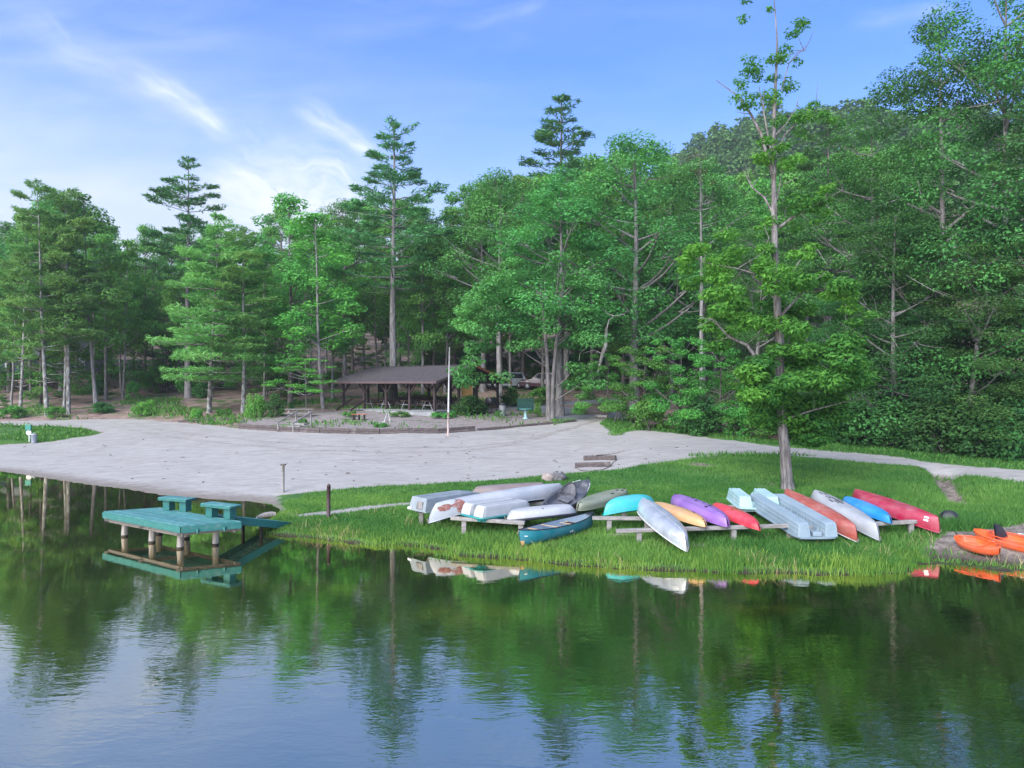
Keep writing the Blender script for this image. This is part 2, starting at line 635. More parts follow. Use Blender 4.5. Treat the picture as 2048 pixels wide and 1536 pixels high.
# ------------------------------------------------------------------ ground, in one seamless surface split by what covers it
def ground_material():
    m, t, p, out = new_mat('ground_surface')
    geo = t.n('ShaderNodeNewGeometry')
    pos = geo.outputs['Position']
    A = {k: t.n('ShaderNodeAttribute', attribute_name=k).outputs['Fac'] for k in ('sand', 'grass', 'mulch', 'gravel', 'mud', 'track')}
    nb = t.noise(pos, 0.55, 5, 0.6)
    nf = t.noise(pos, 3.0, 4, 0.6)
    nff = t.noise(pos, 14.0, 3, 0.6)

    def edge(a, amp=0.55, sharp=0.12):
        q = t.m('ADD', a, t.m('ADD', t.m('MULTIPLY', t.m('SUBTRACT', nb, 0.5), amp), t.m('MULTIPLY', t.m('SUBTRACT', nf, 0.5), amp * 1.2)))
        return t.step(q, 0.5 - sharp, 0.5 + sharp)
    # forest floor: leaf litter, darker patches, some low green
    n5 = t.noise(pos, 1.1, 6, 0.7)
    floor = t.mix(t.step(n5, 0.35, 0.65), (0.24, 0.16, 0.135), (0.42, 0.30, 0.26))
    floor = t.mix(t.step(nff, 0.42, 0.7), floor, (0.11, 0.08, 0.07))
    floor = t.mix(t.step(t.noise(pos, 0.42, 5, 0.65), 0.5, 0.62), floor, (0.075, 0.13, 0.04))
    # mulch terrace
    mul = t.mix(t.step(nff, 0.35, 0.65), (0.14, 0.115, 0.11), (0.34, 0.30, 0.29))
    mul = t.mix(t.step(t.noise(pos, 0.8, 4), 0.53, 0.68), mul, (0.07, 0.12, 0.035))
    grav = t.mix(t.step(nff, 0.3, 0.7), (0.15, 0.16, 0.18), (0.28, 0.29, 0.32))
    # grass soil below the blades
    gr = t.mix(t.step(t.noise(pos, 0.8, 5), 0.35, 0.65), (0.048, 0.125, 0.030), (0.09, 0.19, 0.042))
    gr = t.mix(t.step(nff, 0.45, 0.75), gr, (0.035, 0.07, 0.018))
    gr = t.mix(t.step(t.noise(pos, 0.35, 4), 0.64, 0.74), gr, (0.21, 0.185, 0.145))
    # sand: pale, raked streaks running along the beach, footprints, damp near the water
    st = t.noise(t.mapping(pos, (0.45, 1.5, 1), (0, 0, R(9))), 1.5, 7, 0.72, 1.4)
    sa = t.mix(t.step(st, 0.28, 0.66), (0.265, 0.25, 0.232), (0.365, 0.35, 0.325))
    fp = t.noise(t.mapping(pos, (0.6, 1.6, 1)), 4.5, 4, 0.6)
    sa = t.mix(t.m('MULTIPLY', t.step(fp, 0.6, 0.8), 0.28), sa, (0.18, 0.165, 0.155))
    sa = t.mix(t.m('MULTIPLY', t.step(t.noise(pos, 0.25, 3), 0.5, 0.75), 0.4), sa, (0.255, 0.235, 0.22))
    tr = t.noise(t.mapping(pos, (0.12, 1.3, 1), (0, 0, R(-17))), 2.6, 5, 0.6, 0.8)
    sa = t.mix(t.m('MULTIPLY', t.step(tr, 0.56, 0.68), 0.5), sa, (0.215, 0.195, 0.18))
    sa = t.mix(t.m('MULTIPLY', t.m('MULTIPLY', A['track'], t.step(nf, 0.3, 0.6)), 0.6), sa, (0.165, 0.14, 0.12))
    vz = t.n('ShaderNodeSeparateXYZ')
    t.put(vz.inputs[0], pos)
    wet = t.m('MULTIPLY', t.step(t.m('ADD', vz.outputs[2], t.m('MULTIPLY', t.m('SUBTRACT', nf, 0.5), 0.14)), 0.16, 0.02), 0.75)
    sa = t.mix(wet, sa, (0.15, 0.125, 0.10))
    md = t.mix(t.step(nf, 0.35, 0.65), (0.14, 0.115, 0.095), (0.30, 0.255, 0.215))
    md = t.mix(t.step(nff, 0.5, 0.7), md, (0.09, 0.072, 0.058))
    md = t.mix(t.step(vz.outputs[2], 0.22, 0.04), md, (0.045, 0.036, 0.026))
    c = t.mix(edge(A['grass']), floor, gr)
    c = t.mix(edge(A['mulch'], 0.3), c, mul)
    c = t.mix(edge(A['gravel'], 0.3), c, grav)
    c = t.mix(edge(A['sand'], 0.5, 0.10), c, sa)
    c = t.mix(edge(A['mud'], 0.5, 0.25), c, md)
    t.put(p.inputs['Base Color'], c)
    p.inputs['Roughness'].default_value = 0.95
    p.inputs['Specular IOR Level'].default_value = 0.15
    b = t.n('ShaderNodeBump')
    b.inputs['Strength'].default_value = 0.22
    b.inputs['Distance'].default_value = 0.05
    t.put(b.inputs['Height'], t.m('ADD', t.m('ADD', nff, t.m('MULTIPLY', st, 1.2)), t.m('MULTIPLY', fp, 0.5)))
    m.node_tree.links.new(b.outputs[0], p.inputs['Normal'])
    return m


M_GROUND = ground_material()


def axis(parts):
    out = []
    for a, b, s in parts:
        out.append(np.arange(a, b, s))
    return np.concatenate(out + [[parts[-1][1]]])


def build_ground():
    xs = axis([(-320, -120, 20), (-120, -50, 4), (-50, -24, 0.8), (-24, -12, 0.35), (-12, 16, 0.2), (16, 24, 0.4), (24, 60, 1.2), (60, 120, 5), (120, 320, 20)])
    ys = axis([(10, 17, 0.5), (17, 31, 0.18), (31, 50, 0.3), (50, 68, 0.45), (68, 100, 1.5), (100, 260, 6), (260, 700, 30)])
    X, Y = np.meshgrid(xs, ys)
    Z = terr(X, Y)
    masks = dict(zip(('sand', 'grass', 'mulch', 'gravel', 'mud', 'track'), region_masks(X, Y, 1.2, True)))
    small = (np.sin(X * 7.3 + np.sin(Y * 3.1)) * np.sin(Y * 6.7 + X * 2.3) + np.sin(X * 3.1 - Y * 4.3)) * 0.008
    rag = np.abs(sd_shore(X, Y)) < 0.5
    Z = Z + small * np.where(Y < 70, 1, 0) + np.where(rag & (X > -8), 0.04 * np.sin(X * 5 + 2 * np.sin(X * 2.3)), 0) * 0.5
    nx, ny = len(xs), len(ys)
    V = np.stack([X, Y, Z], -1).reshape(-1, 3)
    i = np.arange((ny - 1) * (nx - 1))
    r, c = i // (nx - 1), i % (nx - 1)
    a = r * nx + c
    F = np.stack([a, a + 1, a + nx + 1, a + nx], -1)
    cx, cy = X[:-1, :-1].ravel() + 0.1, Y[:-1, :-1].ravel() + 0.1
    fm = {k: q[:-1, :-1].ravel() for k, q in masks.items()}
    zc = Z.ravel()[F].max(1)
    cls = np.zeros(len(F), int)                                  # forest floor
    cls[fm['grass'] > 0.5] = 1
    cls[fm['mulch'] > 0.5] = 2
    cls[fm['gravel'] > 0.5] = 3
    cls[fm['sand'] > 0.5] = 4
    cls[(fm['mud'] > 0.5) & (cy < 40)] = 5
    cls[zc < -0.02] = 6
    cls[(cy > 104)] = 7
    cls[(cls == 1) & (cx < -14)] = 8
    names = ['forest_ground', 'lawn', 'mulch_ground', 'gravel_path', 'sand_beach', 'mud_ground', 'lake_bed_ground', 'hill', 'lawn']
    for k, nm in enumerate(names):
        f = F[cls == k]
        if not len(f):
            continue
        used = np.unique(f)
        rem = np.full(len(V), -1)
        rem[used] = np.arange(len(used))
        me = np_mesh(nm, V[used], 4, rem[f].ravel(), M_GROUND, smooth=True)
        for q, arr in masks.items():
            at = me.attributes.new(q, 'FLOAT', 'POINT')
            at.data.foreach_set('value', arr.ravel()[used].astype(np.float32))
        tag(link(nm, me), kind='structure')


build_ground()


# ------------------------------------------------------------------ the lake
def water_material():
    m, t, p, out = new_mat('lake_water')
    m.node_tree.nodes.remove(p)
    geo = t.n('ShaderNodeNewGeometry')
    pos = geo.outputs['Position']
    big = t.noise(t.mapping(pos, (0.09, 0.13, 1), (0, 0, R(20))), 1.0, 2, 0.5)
    # wind ripples: crests run across the view, stronger away from the bank
    r1 = t.noise(t.mapping(pos, (0.8, 2.2, 1), (0, 0, R(-24))), 1.3, 3, 0.55, 0.6)
    r2 = t.noise(t.mapping(pos, (1.5, 3.6, 1), (0, 0, R(14))), 3.6, 2, 0.5, 0.4)
    r3 = t.noise(t.mapping(pos, (0.5, 0.9, 1), (0, 0, R(-38))), 0.9, 2, 0.5)
    xyz = t.n('ShaderNodeSeparateXYZ')
    t.put(xyz.inputs[0], pos)
    calm = t.step(t.m('ADD', xyz.outputs[1], t.m('MULTIPLY', big, 4.0)), 24.0, 13.0, 0.12, 1.0)
    h = t.m('MULTIPLY', t.m('ADD', t.m('ADD', t.m('MULTIPLY', r1, 0.9), t.m('MULTIPLY', r2, 0.32)), t.m('MULTIPLY', r3, 0.9)), calm)
    b = t.n('ShaderNodeBump')
    b.inputs['Strength'].default_value = 1.0
    b.inputs['Distance'].default_value = 0.0045
    t.put(b.inputs['Height'], h)
    at = t.n('ShaderNodeAttribute', attribute_name='shallow')
    deepc = t.mix(t.step(t.noise(pos, 0.16, 3), 0.35, 0.7), (0.004, 0.017, 0.006), (0.010, 0.026, 0.008))
    deepc = t.mix(t.m('MULTIPLY', at.outputs['Fac'], t.step(t.noise(pos, 1.3, 4), 0.2, 0.7)), deepc, (0.075, 0.06, 0.022))
    weed = t.m('MULTIPLY', t.n('ShaderNodeAttribute', attribute_name='weed').outputs['Fac'], t.step(t.noise(pos, 1.0, 4), 0.3, 0.6))
    deepc = t.mix(weed, deepc, (0.075, 0.085, 0.012))
    df = t.n('ShaderNodeBsdfDiffuse')
    t.put(df.inputs[0], deepc)
    gl = t.n('ShaderNodeBsdfGlossy')
    gl.inputs['Roughness'].default_value = 0.02
    gl.inputs['Color'].default_value = (1.0, 0.90, 0.70, 1)
    m.node_tree.links.new(b.outputs[0], gl.inputs['Normal'])
    fr = t.n('ShaderNodeFresnel')
    fr.inputs['IOR'].default_value = 1.55
    m.node_tree.links.new(b.outputs[0], fr.inputs['Normal'])
    f = t.m('ADD', t.m('MULTIPLY', fr.outputs[0], 0.7), 0.55, clamp=True)
    ms = t.n('ShaderNodeMixShader')
    t.put(ms.inputs[0], f)
    m.node_tree.links.new(df.outputs[0], ms.inputs[1])
    m.node_tree.links.new(gl.outputs[0], ms.inputs[2])
    m.node_tree.links.new(ms.outputs[0], out.inputs[0])
    return m


def build_water():
    xs = axis([(-420, -60, 30), (-60, 60, 0.6), (60, 420, 30)])
    ys = axis([(-160, -20, 20), (-20, 8, 2), (8, 46, 0.5), (46, 62, 2)])
    X, Y = np.meshgrid(xs, ys)
    nx, ny = len(xs), len(ys)
    V = np.stack([X, Y, np.zeros_like(X)], -1).reshape(-1, 3)
    i = np.arange((ny - 1) * (nx - 1))
    a = (i // (nx - 1)) * nx + i % (nx - 1)
    F = np.stack([a, a + 1, a + nx + 1, a + nx], -1)
    me = np_mesh('lake_water', V, 4, F.ravel(), water_material(), smooth=True)
    s = sd_shore(X, Y)
    sh = np.exp(-np.maximum(-s, 0) / np.where(X < -8, 2.6, 0.8))
    at = me.attributes.new('shallow', 'FLOAT', 'POINT')
    at.data.foreach_set('value', sh.ravel().astype(np.float32))
    wd = np.zeros_like(X)
    for px, py, rx, ry in ((940, 1228, 1.3, .8), (1505, 1212, 1.0, .7), (700, 1180, .8, .6)):
        x0, y0, _ = from_z(px, py, 0)
        wd = np.maximum(wd, np.exp(-((X - x0) / rx) ** 2 - ((Y - y0) / ry) ** 2))
    at = me.attributes.new('weed', 'FLOAT', 'POINT')
    at.data.foreach_set('value', wd.ravel().astype(np.float32))
    tag(link('lake_water', me), kind='structure')


build_water()

# ------------------------------------------------------------------ trees
M_BARK = mat('grey_bark', (0.27, 0.255, 0.25), (0.13, 0.117, 0.112), 3.0, 0.9, 0.9, 9, stretch=(4, 4, 0.5), dirt=(0.30, 0.33, 0.27), dirt_amt=0.2, dirt_scale=1.6, vary=0.35)
M_BARK_DARK = mat('dark_bark', (0.17, 0.145, 0.135), (0.08, 0.068, 0.062), 3.0, 0.9, 0.9, 9, stretch=(4, 4, 0.5), vary=0.3)
M_BARK_PALE = mat('pale_bark', (0.27, 0.25, 0.245), (0.11, 0.098, 0.094), 3.0, 0.9, 0.8, 9, stretch=(4, 4, 0.6), dirt=(0.14, 0.11, 0.095), dirt_amt=0.25, dirt_scale=1.2)
M_BARK_LICHEN = mat('lichen_bark', (0.33, 0.34, 0.31), (0.10, 0.085, 0.08), 2.2, 0.9, 0.9, 8, stretch=(3, 3, 1.2), dirt=(0.16, 0.11, 0.09), dirt_amt=0.4, dirt_scale=1.8, vary=0.2)
M_DEADWOOD = mat('bleached_dead_wood', (0.47, 0.44, 0.41), (0.27, 0.24, 0.215), 3.0, 0.85, 0.5, 9, stretch=(3, 3, 0.6))

L_OAK = leaf_mat('oak_leaves', (0.066, 0.202, 0.060), (0.139, 0.360, 0.092))
L_POP = leaf_mat('woodland_leaves', (0.079, 0.239, 0.066), (0.187, 0.424, 0.091))
L_PINE = leaf_mat('pine_needles', (0.064, 0.193, 0.072), (0.146, 0.338, 0.105), 0.22)
L_SOFTPINE = leaf_mat('soft_pine_needles', (0.092, 0.284, 0.089), (0.244, 0.485, 0.137), 0.3)
L_LOCUST = leaf_mat('locust_leaves', (0.036, 0.150, 0.036), (0.150, 0.370, 0.060), 0.45, 0.7, 0.0)
L_DEEP = leaf_mat('deep_green_leaves', (0.034, 0.114, 0.039), (0.080, 0.223, 0.056), 0.3)
L_EDGE = leaf_mat('edge_wood_leaves', (0.046, 0.144, 0.040), (0.108, 0.277, 0.069), 0.3)
L_SHRUB = leaf_mat('shrub_leaves', (0.054, 0.176, 0.041), (0.122, 0.330, 0.059), 0.3)
L_BRIGHT = leaf_mat('bright_spring_leaves', (0.084, 0.257, 0.051), (0.187, 0.431, 0.087), 0.4)
L_FAR = leaf_mat('far_wood_leaves', (0.054, 0.163, 0.060), (0.122, 0.288, 0.086), 0.25)


class Crown:
    """leaves gathered for one crown mesh"""
    def __init__(self, g):
        self.g = g
        self.V, self.T = [], []

    def clump(self, c, r, n, size, flat=0.65, up=0.6, tint=0.5, spread=0.35, aspect=0.55, droop=0.0):
        g = self.g
        d = nrm(g.normal(size=(n, 3)))
        rad = g.uniform(0.35, 1.0, (n, 1)) ** 0.6
        P = d * rad * r
        P[:, 2] *= flat
        P[:, 2] -= droop * (P[:, 0] ** 2 + P[:, 1] ** 2) / max(r, 0.1)
        N = nrm(d * 0.55 + np.array([0, 0, up]) + g.normal(size=(n, 3)) * 0.42)
        U = nrm(d + g.normal(size=(n, 3)) * 0.7)
        s = size * g.uniform(0.65, 1.25, n)
        t = np.clip(tint + g.normal(size=n) * spread * 0.5, 0, 1)
        V, T = quads(P + np.asarray(c), N, U, s, s * aspect, t)
        self.V.append(V)
        self.T.append(T)

    def needles(self, a, b, n, size, wd, tint, aspect=0.2, lift=0.25):
        """a flat spray of needle tufts along a branch a->b"""
        g = self.g
        a, b = np.asarray(a, float), np.asarray(b, float)
        ax = nrm((b - a)[None])[0]
        side = nrm(np.cross(ax, [0, 0, 1])[None])[0]
        t = g.uniform(0, 1, n) ** 0.75
        prof = np.sin(np.pi * np.clip(t * 0.82 + 0.16, 0, 1)) ** 0.7
        off = g.uniform(-1, 1, n) * wd * prof
        P = a + (b - a) * t[:, None] + side * off[:, None]
        P[:, 2] += g.normal(size=n) * wd * 0.13 + lift * 0.12
        U = nrm(ax * g.uniform(0.2, 1.0, (n, 1)) + side * np.sign(off)[:, None] * g.uniform(0.1, 1.0, (n, 1)) + np.array([0, 0, lift]) + g.normal(size=(n, 3)) * 0.25)
        N = nrm(np.array([0, 0, 1.0]) + g.normal(size=(n, 3)) * 0.55)
        s = size * g.uniform(0.6, 1.2, n)
        V, T = quads(P, N, U, s, s * aspect, np.clip(tint + g.normal(size=n) * 0.16, 0, 1))
        self.V.append(V)
        self.T.append(T)

    def mesh(self, name, m):
        V = np.concatenate(self.V)
        T = np.concatenate(self.T)
        return np_mesh(name, V, 4, np.arange(len(V)), m, T)


def curve_pts(a, b, bow=0.15, n=5, g=None):
    a, b = np.asarray(a, float), np.asarray(b, float)
    L = np.linalg.norm(b - a)
    off = (g.normal(size=3) if g is not None else np.zeros(3)) * L * bow * 0.5 + np.array([0, 0, -bow * L])
    ts = np.linspace(0, 1, n)
    return [tuple(a + (b - a) * t + off * 4 * t * (1 - t) * 0.5) for t in ts]


def trunk_path(H, lean=(0, 0), wob=0.25, n=9, g=None):
    pts = []
    ph = g.uniform(0, 6, 4)
    for i in range(n):
        t = i / (n - 1)
        pts.append((lean[0] * t + wob * math.sin(ph[0] + t * 4) * t * (1.2 - t), lean[1] * t + wob * math.sin(ph[1] + t * 3.4) * t * (1.2 - t), H * t - 0.3 * (1 - t)))
    return np.array(pts)


def along(path, z):
    zz = path[:, 2]
    return np.array([np.interp(z, zz, path[:, 0]), np.interp(z, zz, path[:, 1]), z])


def flare(r, n):
    r = r * 0.66
    return [r * (1.35 if i == 0 else 1.0 if i == 1 else 1.0 - 0.86 * (i - 1) / (n - 2)) for i in range(n)]


class TreeKind:
    def __init__(self, name, trunk, crown, leafm, barkm, H, W):
        self.name, self.trunk, self.crown, self.leafm, self.barkm, self.H, self.W = name, trunk, crown, leafm, barkm, H, W


def broadleaf(seed, H=20.0, W=5.5, base=0.3, r0=0.3, ncl=60, cr=1.5, nl=260, size=0.17, env=None, flat=0.62, limbs=26, leafm=None, barkm=None,
              lean=(0, 0), rad_pow=0.45, hpow=0.85, name='leafy_tree', wob=0.3, up=0.6, gaps=0.0, aspect=0.55):
    g = np.random.default_rng(seed)
    env = env or (lambda u: math.sin(math.pi * min(1, 0.12 + u * 0.86)) ** 0.6 * (1 - 0.25 * u))
    path = trunk_path(H * 0.97, lean, wob, 9, g)
    tm = MB()
    tm.tube(path, flare(r0, 9), 9)
    cw = Crown(g)
    lobes = g.uniform(0, 6.28, 5)
    cl = []
    for i in range(ncl):
        u = g.uniform(0, 1) ** hpow
        a = g.uniform(0, 2 * math.pi)
        lob = 1 + 0.22 * math.sin(2 * a + lobes[0]) + 0.18 * math.sin(3 * a + lobes[1] + u * 5)
        rr = W * env(u) * lob * (g.uniform(0.12, 1) ** rad_pow)
        z = H * (base + (1 - base) * u)
        ax = along(path, min(z, H * 0.95))
        c = np.array([ax[0] + rr * math.cos(a), ax[1] + rr * math.sin(a), z])
        cl.append((c, cr * g.uniform(0.65, 1.25) * (1 - 0.35 * u)))
    cl.append((along(path, H * 0.97), cr * 0.5))
    for c, r in cl:
        k = int(nl * (r / cr) ** 2 * g.uniform(0.7, 1.2))
        cw.clump(c, r, max(k, 20), size, flat, up, np.clip(g.normal(0.48, 0.2), 0.05, 0.98), 0.34, aspect)
    order = g.permutation(len(cl))[:limbs]
    for j in order:
        c, r = cl[j]
        ax0 = along(path, 0)
        hd = math.hypot(c[0] - ax0[0], c[1] - ax0[1])
        z0 = max(H * base * 0.85, c[2] - hd * g.uniform(0.35, 0.9))
        s = along(path, min(z0, H * 0.9))
        rb = r0 * 0.36 * (1 - 0.75 * z0 / H) + 0.02
        tm.tube(curve_pts(s, c, 0.10, 5, g), [rb, rb * 0.8, rb * 0.6, rb * 0.4, 0.012], 5, False)
        for q in range(2):
            e = c + g.normal(size=3) * r * 0.55
            mid = np.asarray(s) * 0.35 + c * 0.65
            tm.tube(curve_pts(mid, e, 0.06, 4, g), [rb * 0.5, rb * 0.35, rb * 0.2, 0.008], 4, False)
    return TreeKind(name, tm.mesh('trunk', barkm or M_BARK, True), cw.mesh('crown', leafm or L_OAK), leafm, barkm, H, W)


def pine(seed, H=24.0, W=4.2, base=0.38, r0=0.32, tiers=17, per=5, nl=95, size=0.26, leafm=None, barkm=None, name='pine_tree', prof=None, rise=0.2, wd=0.85, dead=8, tint0=0.42, lean=(0, 0), miss=0.12, aspect=0.17):
    g = np.random.default_rng(seed)
    prof = prof or (lambda u: (1 - u) ** 0.6 * (0.6 + 0.4 * min(1, u * 5)) + 0.05)
    path = trunk_path(H, lean, 0.18, 9, g)
    tm = MB()
    tm.tube(path, flare(r0, 9), 9)
    cw = Crown(g)
    for i in range(tiers):
        u = (i + g.uniform(-0.25, 0.25)) / (tiers - 1)
        u = min(max(u, 0), 1)
        z = H * (base + (0.985 - base) * u)
        a0 = g.uniform(0, 6.28)
        k = per if u < 0.8 else per - 1
        for j in range(k):
            if g.uniform() < miss:
                continue
            a = a0 + 2 * math.pi * j / k + g.normal() * 0.25
            L = W * prof(u) * g.uniform(0.45, 1.3) + 0.15
            s = along(path, z)
            up_ = rise * L + (0.5 * L if u > 0.85 else 0.12 * L * u)
            e = s + np.array([L * math.cos(a), L * math.sin(a), up_ * g.uniform(0.4, 1.3)])
            rb = 0.05 * (1 - 0.7 * u) + 0.008
            tm.tube(curve_pts(s, e, 0.08, 4), [rb, rb * 0.8, rb * 0.5, 0.006], 4, False)
            n = int(nl * (L / W + 0.18) * g.uniform(0.8, 1.25))
            t0 = np.clip(tint0 + g.normal() * 0.14, 0, 1)
            st = s + (e - s) * (0.28 if L > 1.2 else 0.05)
            cw.needles(st, e, n, size, wd * (0.4 + 0.6 * L / W), t0, aspect)
            if L > 1.6:
                for q in (-1, 1):
                    m_ = s + (e - s) * g.uniform(0.5, 0.72)
                    e2 = m_ + np.array([math.cos(a + q * 0.75), math.sin(a + q * 0.75), 0.12]) * L * 0.36
                    cw.needles(m_, e2, int(n * 0.45), size, wd * 0.5, t0, aspect)
    cw.clump(along(path, H * 0.985), 0.35, 30, size * 0.8, 1.4, 0.8, tint0, 0.3, 0.2)
    for i in range(dead):
        z = H * base * g.uniform(0.45, 1.02)
        a = g.uniform(0, 6.28)
        s = along(path, z)
        L = g.uniform(0.5, 2.2)
        tm.tube(curve_pts(s, s + np.array([L * math.cos(a), L * math.sin(a), g.uniform(-0.3, 0.3)]), 0.05, 3), [0.035, 0.022, 0.006], 4, False)
    return TreeKind(name, tm.mesh('trunk', barkm or M_BARK, True), cw.mesh('crown', leafm or L_PINE), leafm, barkm, H, W)


def bush(seed, H=1.6, W=1.2, ncl=16, nl=130, size=0.09, leafm=None, name='shrub', flat=0.7, aspect=0.5, up=0.5):
    g = np.random.default_rng(seed)
    tm = MB()
    cw = Crown(g)
    for i in range(ncl):
        u = g.uniform(0.1, 1)
        a = g.uniform(0, 6.28)
        rr = W * math.sqrt(max(0.02, 1 - (u * 0.92) ** 2.2)) * g.uniform(0.2, 1) ** 0.5 * 0.85
        c = np.array([rr * math.cos(a), rr * math.sin(a), H * u * 0.88])
        r = 0.34 * (H + W) / 2 * g.uniform(0.7, 1.2)
        cw.clump(c, r, nl, size, flat, up, np.clip(g.normal(0.5, 0.2), 0, 1), 0.35, aspect)
        if i < 7:
            tm.tube(curve_pts((g.normal() * 0.06, g.normal() * 0.06, -0.1), c, 0.08, 4, g), [0.03, 0.022, 0.015, 0.006], 4, False)
    return TreeKind(name, tm.mesh('stem', M_BARK_DARK, True), cw.mesh('foliage', leafm or L_SHRUB), None, None, H, W)


def plant(kind, loc, height, width=None, label='', cat='tree', group=None, rz=None, name=None):
    """one tree or shrub: an empty at its foot > trunk, crown"""
    s = height / kind.H
    sw = s if width is None else width / kind.W
    e = thing(name or kind.name, loc, label, cat, group, random.uniform(0, 6.28) if rz is None else rz)
    e.scale = (sw, sw, s)
    link(kind.trunk.name, kind.trunk, e)
    tag(link(kind.crown.name, kind.crown, e), kind='stuff')
    return e


K_OAK = [broadleaf(101, 20, 6.2, 0.27, 0.42, 88, 1.65, 470, 0.115, flat=0.56, up=0.8, leafm=L_OAK, name='oak_tree'),
         broadleaf(102, 20, 5.2, 0.30, 0.36, 74, 1.6, 460, 0.115, flat=0.56, up=0.8, leafm=L_OAK, name='oak_tree', gaps=.2)]
K_POP = [broadleaf(111, 20, 3.4, 0.26, 0.24, 58, 1.25, 340, 0.128, leafm=L_POP, name='woodland_tree', rad_pow=0.5),
         broadleaf(112, 20, 2.9, 0.30, 0.21, 46, 1.2, 340, 0.128, leafm=L_POP, name='woodland_tree', lean=(0.9, 0.2)),
         broadleaf(113, 20, 3.9, 0.22, 0.26, 64, 1.3, 340, 0.128, leafm=L_POP, name='woodland_tree', barkm=M_BARK_DARK),
         broadleaf(114, 20, 2.6, 0.28, 0.18, 40, 1.1, 230, 0.14, leafm=L_BRIGHT, name='woodland_tree', barkm=M_BARK_PALE, lean=(-0.7, 0.3))]
K_PINE = [pine(121, 24, 4.4, 0.40, 0.36, 17, 5, 120, 0.27, tint0=0.4),
          pine(122, 24, 3.6, 0.46, 0.30, 15, 5, 115, 0.27, tint0=0.36, lean=(0.5, 0)),
          pine(123, 24, 4.0, 0.34, 0.30, 19, 5, 115, 0.27, tint0=0.42, barkm=M_BARK_DARK)]
K_LONGPINE = [pine(131, 18, 2.9, 0.30, 0.24, 14, 4, 150, 0.26, miss=0.22, leafm=L_SOFTPINE, barkm=M_BARK_LICHEN, prof=lambda u: math.sin(math.pi * min(1, 0.2 + 0.75 * u)) ** 0.6, tint0=0.4, wd=1.0, lean=(-0.9, 0)),
              pine(132, 18, 2.6, 0.34, 0.21, 13, 4, 150, 0.26, miss=0.22, leafm=L_SOFTPINE, barkm=M_BARK_LICHEN, prof=lambda u: math.sin(math.pi * min(1, 0.25 + 0.7 * u)) ** 0.5, tint0=0.5, wd=1.0, lean=(0.5, 0))]
K_SOFT = pine(141, 16, 4.2, 0.17, 0.2, 19, 6, 150, 0.24, leafm=L_SOFTPINE, name='young_pine_tree', prof=lambda u: (1 - u) ** 0.62 * (0.7 + 0.3 * min(1, u * 6)) + 0.05, rise=0.05, wd=1.15, tint0=0.55, barkm=M_BARK_LICHEN, lean=(0.6, 0), miss=0.04)
K_EDGE = [broadleaf(151, 20, 5.6, 0.02, 0.34, 118, 1.75, 860, 0.083, flat=0.42, up=0.9, env=lambda u: (1 - u * 0.72) ** 0.8 * (0.85 + 0.15 * min(1, u * 4)), leafm=L_DEEP, name='forest_edge_tree', limbs=34, hpow=1.1),
          broadleaf(152, 20, 5.0, 0.05, 0.32, 108, 1.75, 860, 0.083, flat=0.42, up=0.9, env=lambda u: (1 - u * 0.62) ** 0.7, leafm=L_EDGE, name='forest_edge_tree', limbs=34, hpow=1.0, lean=(-1.0, 0))]
K_HEMLOCK = pine(161, 20, 4.0, 0.05, 0.28, 26, 6, 130, 0.22, leafm=L_PINE, name='hemlock_tree', rise=-0.04, wd=1.0, tint0=0.3, dead=0, miss=0.05, barkm=M_BARK_DARK)
K_BUSH = [bush(171, 1.6, 1.2), bush(172, 1.4, 1.5, leafm=L_BRIGHT, ncl=18), bush(173, 2.4, 1.3, 24, 150, 0.10, leafm=L_DEEP), bush(174, 0.8, 1.0, 14, 90, 0.075, leafm=L_SHRUB, name='low_shrub')]
K_UNDER = broadleaf(181, 7, 3.4, 0.12, 0.10, 46, 0.95, 360, 0.095, env=lambda u: (1 - u * 0.6) ** 0.7, flat=0.4, leafm=L_SHRUB, name='understorey_tree', barkm=M_BARK_DARK, up=0.9)
K_LAYER = broadleaf(182, 5, 3.0, 0.38, 0.06, 40, 0.75, 170, 0.10, env=lambda u: (1 - u * 0.7) ** 0.6, flat=0.22, leafm=L_BRIGHT, name='layered_tree', barkm=M_BARK, up=1.3, wob=0.15)


def tree(kind, px, Y, top, label, width=None, rz=None, group=None, cat='tree', base_py=None):
    """a tree standing at distance Y whose top reaches the height that the photograph shows"""
    b = G(px, base_py) if base_py else GY(px, Y)
    ztop = CAM_H - (top - 768) / FPX * b[1]
    return plant(kind, b, ztop - b[2], width, label, cat, group, rz)


# --- the conifers and broadleaved trees one can tell apart
tree(K_PINE[0], 787, 69, 246, 'tallest white pine with a straight grey trunk rising behind the pavilion roof', 6.6, 0.4)
tree(K_PINE[2], 1122, 86, 192, 'dark pine whose flat topped tiers stand above the big oak', 8.2, 1.2)
tree(K_PINE[1], 376, 74, 308, 'slim dark pine with a sparse open tip left of the tall pine', 5.2, 2.0)
tree(K_SOFT, 418, 60, 432, 'pale soft needled young pine leaning over the brown slope', 5.6, 0.0, base_py=826)
tree(K_LONGPINE[0], 95, 60, 374, 'lichen spotted pine with a bent trunk behind the dog waste post', 3.1, 0.0, base_py=832)
tree(K_LONGPINE[1], 128, 60, 420, 'left one of the twin pine trunks growing from one spot', 2.4, 0.8, base_py=826)
tree(K_LONGPINE[1], 137, 60.4, 388, 'right one of the twin pine trunks growing from one spot', 2.9, 2.4, base_py=828)
tree(K_LONGPINE[0], 40, 60, 458, 'thin pine with a curved foot at the left edge of the brown slope', 2.4, 2.9, base_py=828)
tree(K_POP[1], 193, 66, 395, 'dark trunked tree leaning left beside the twin pines', 3.6, 3.2)
tree(K_POP[0], 212, 63, 468, 'short grey trunk with low leafy branches on the brown slope', 3.0, base_py=800)
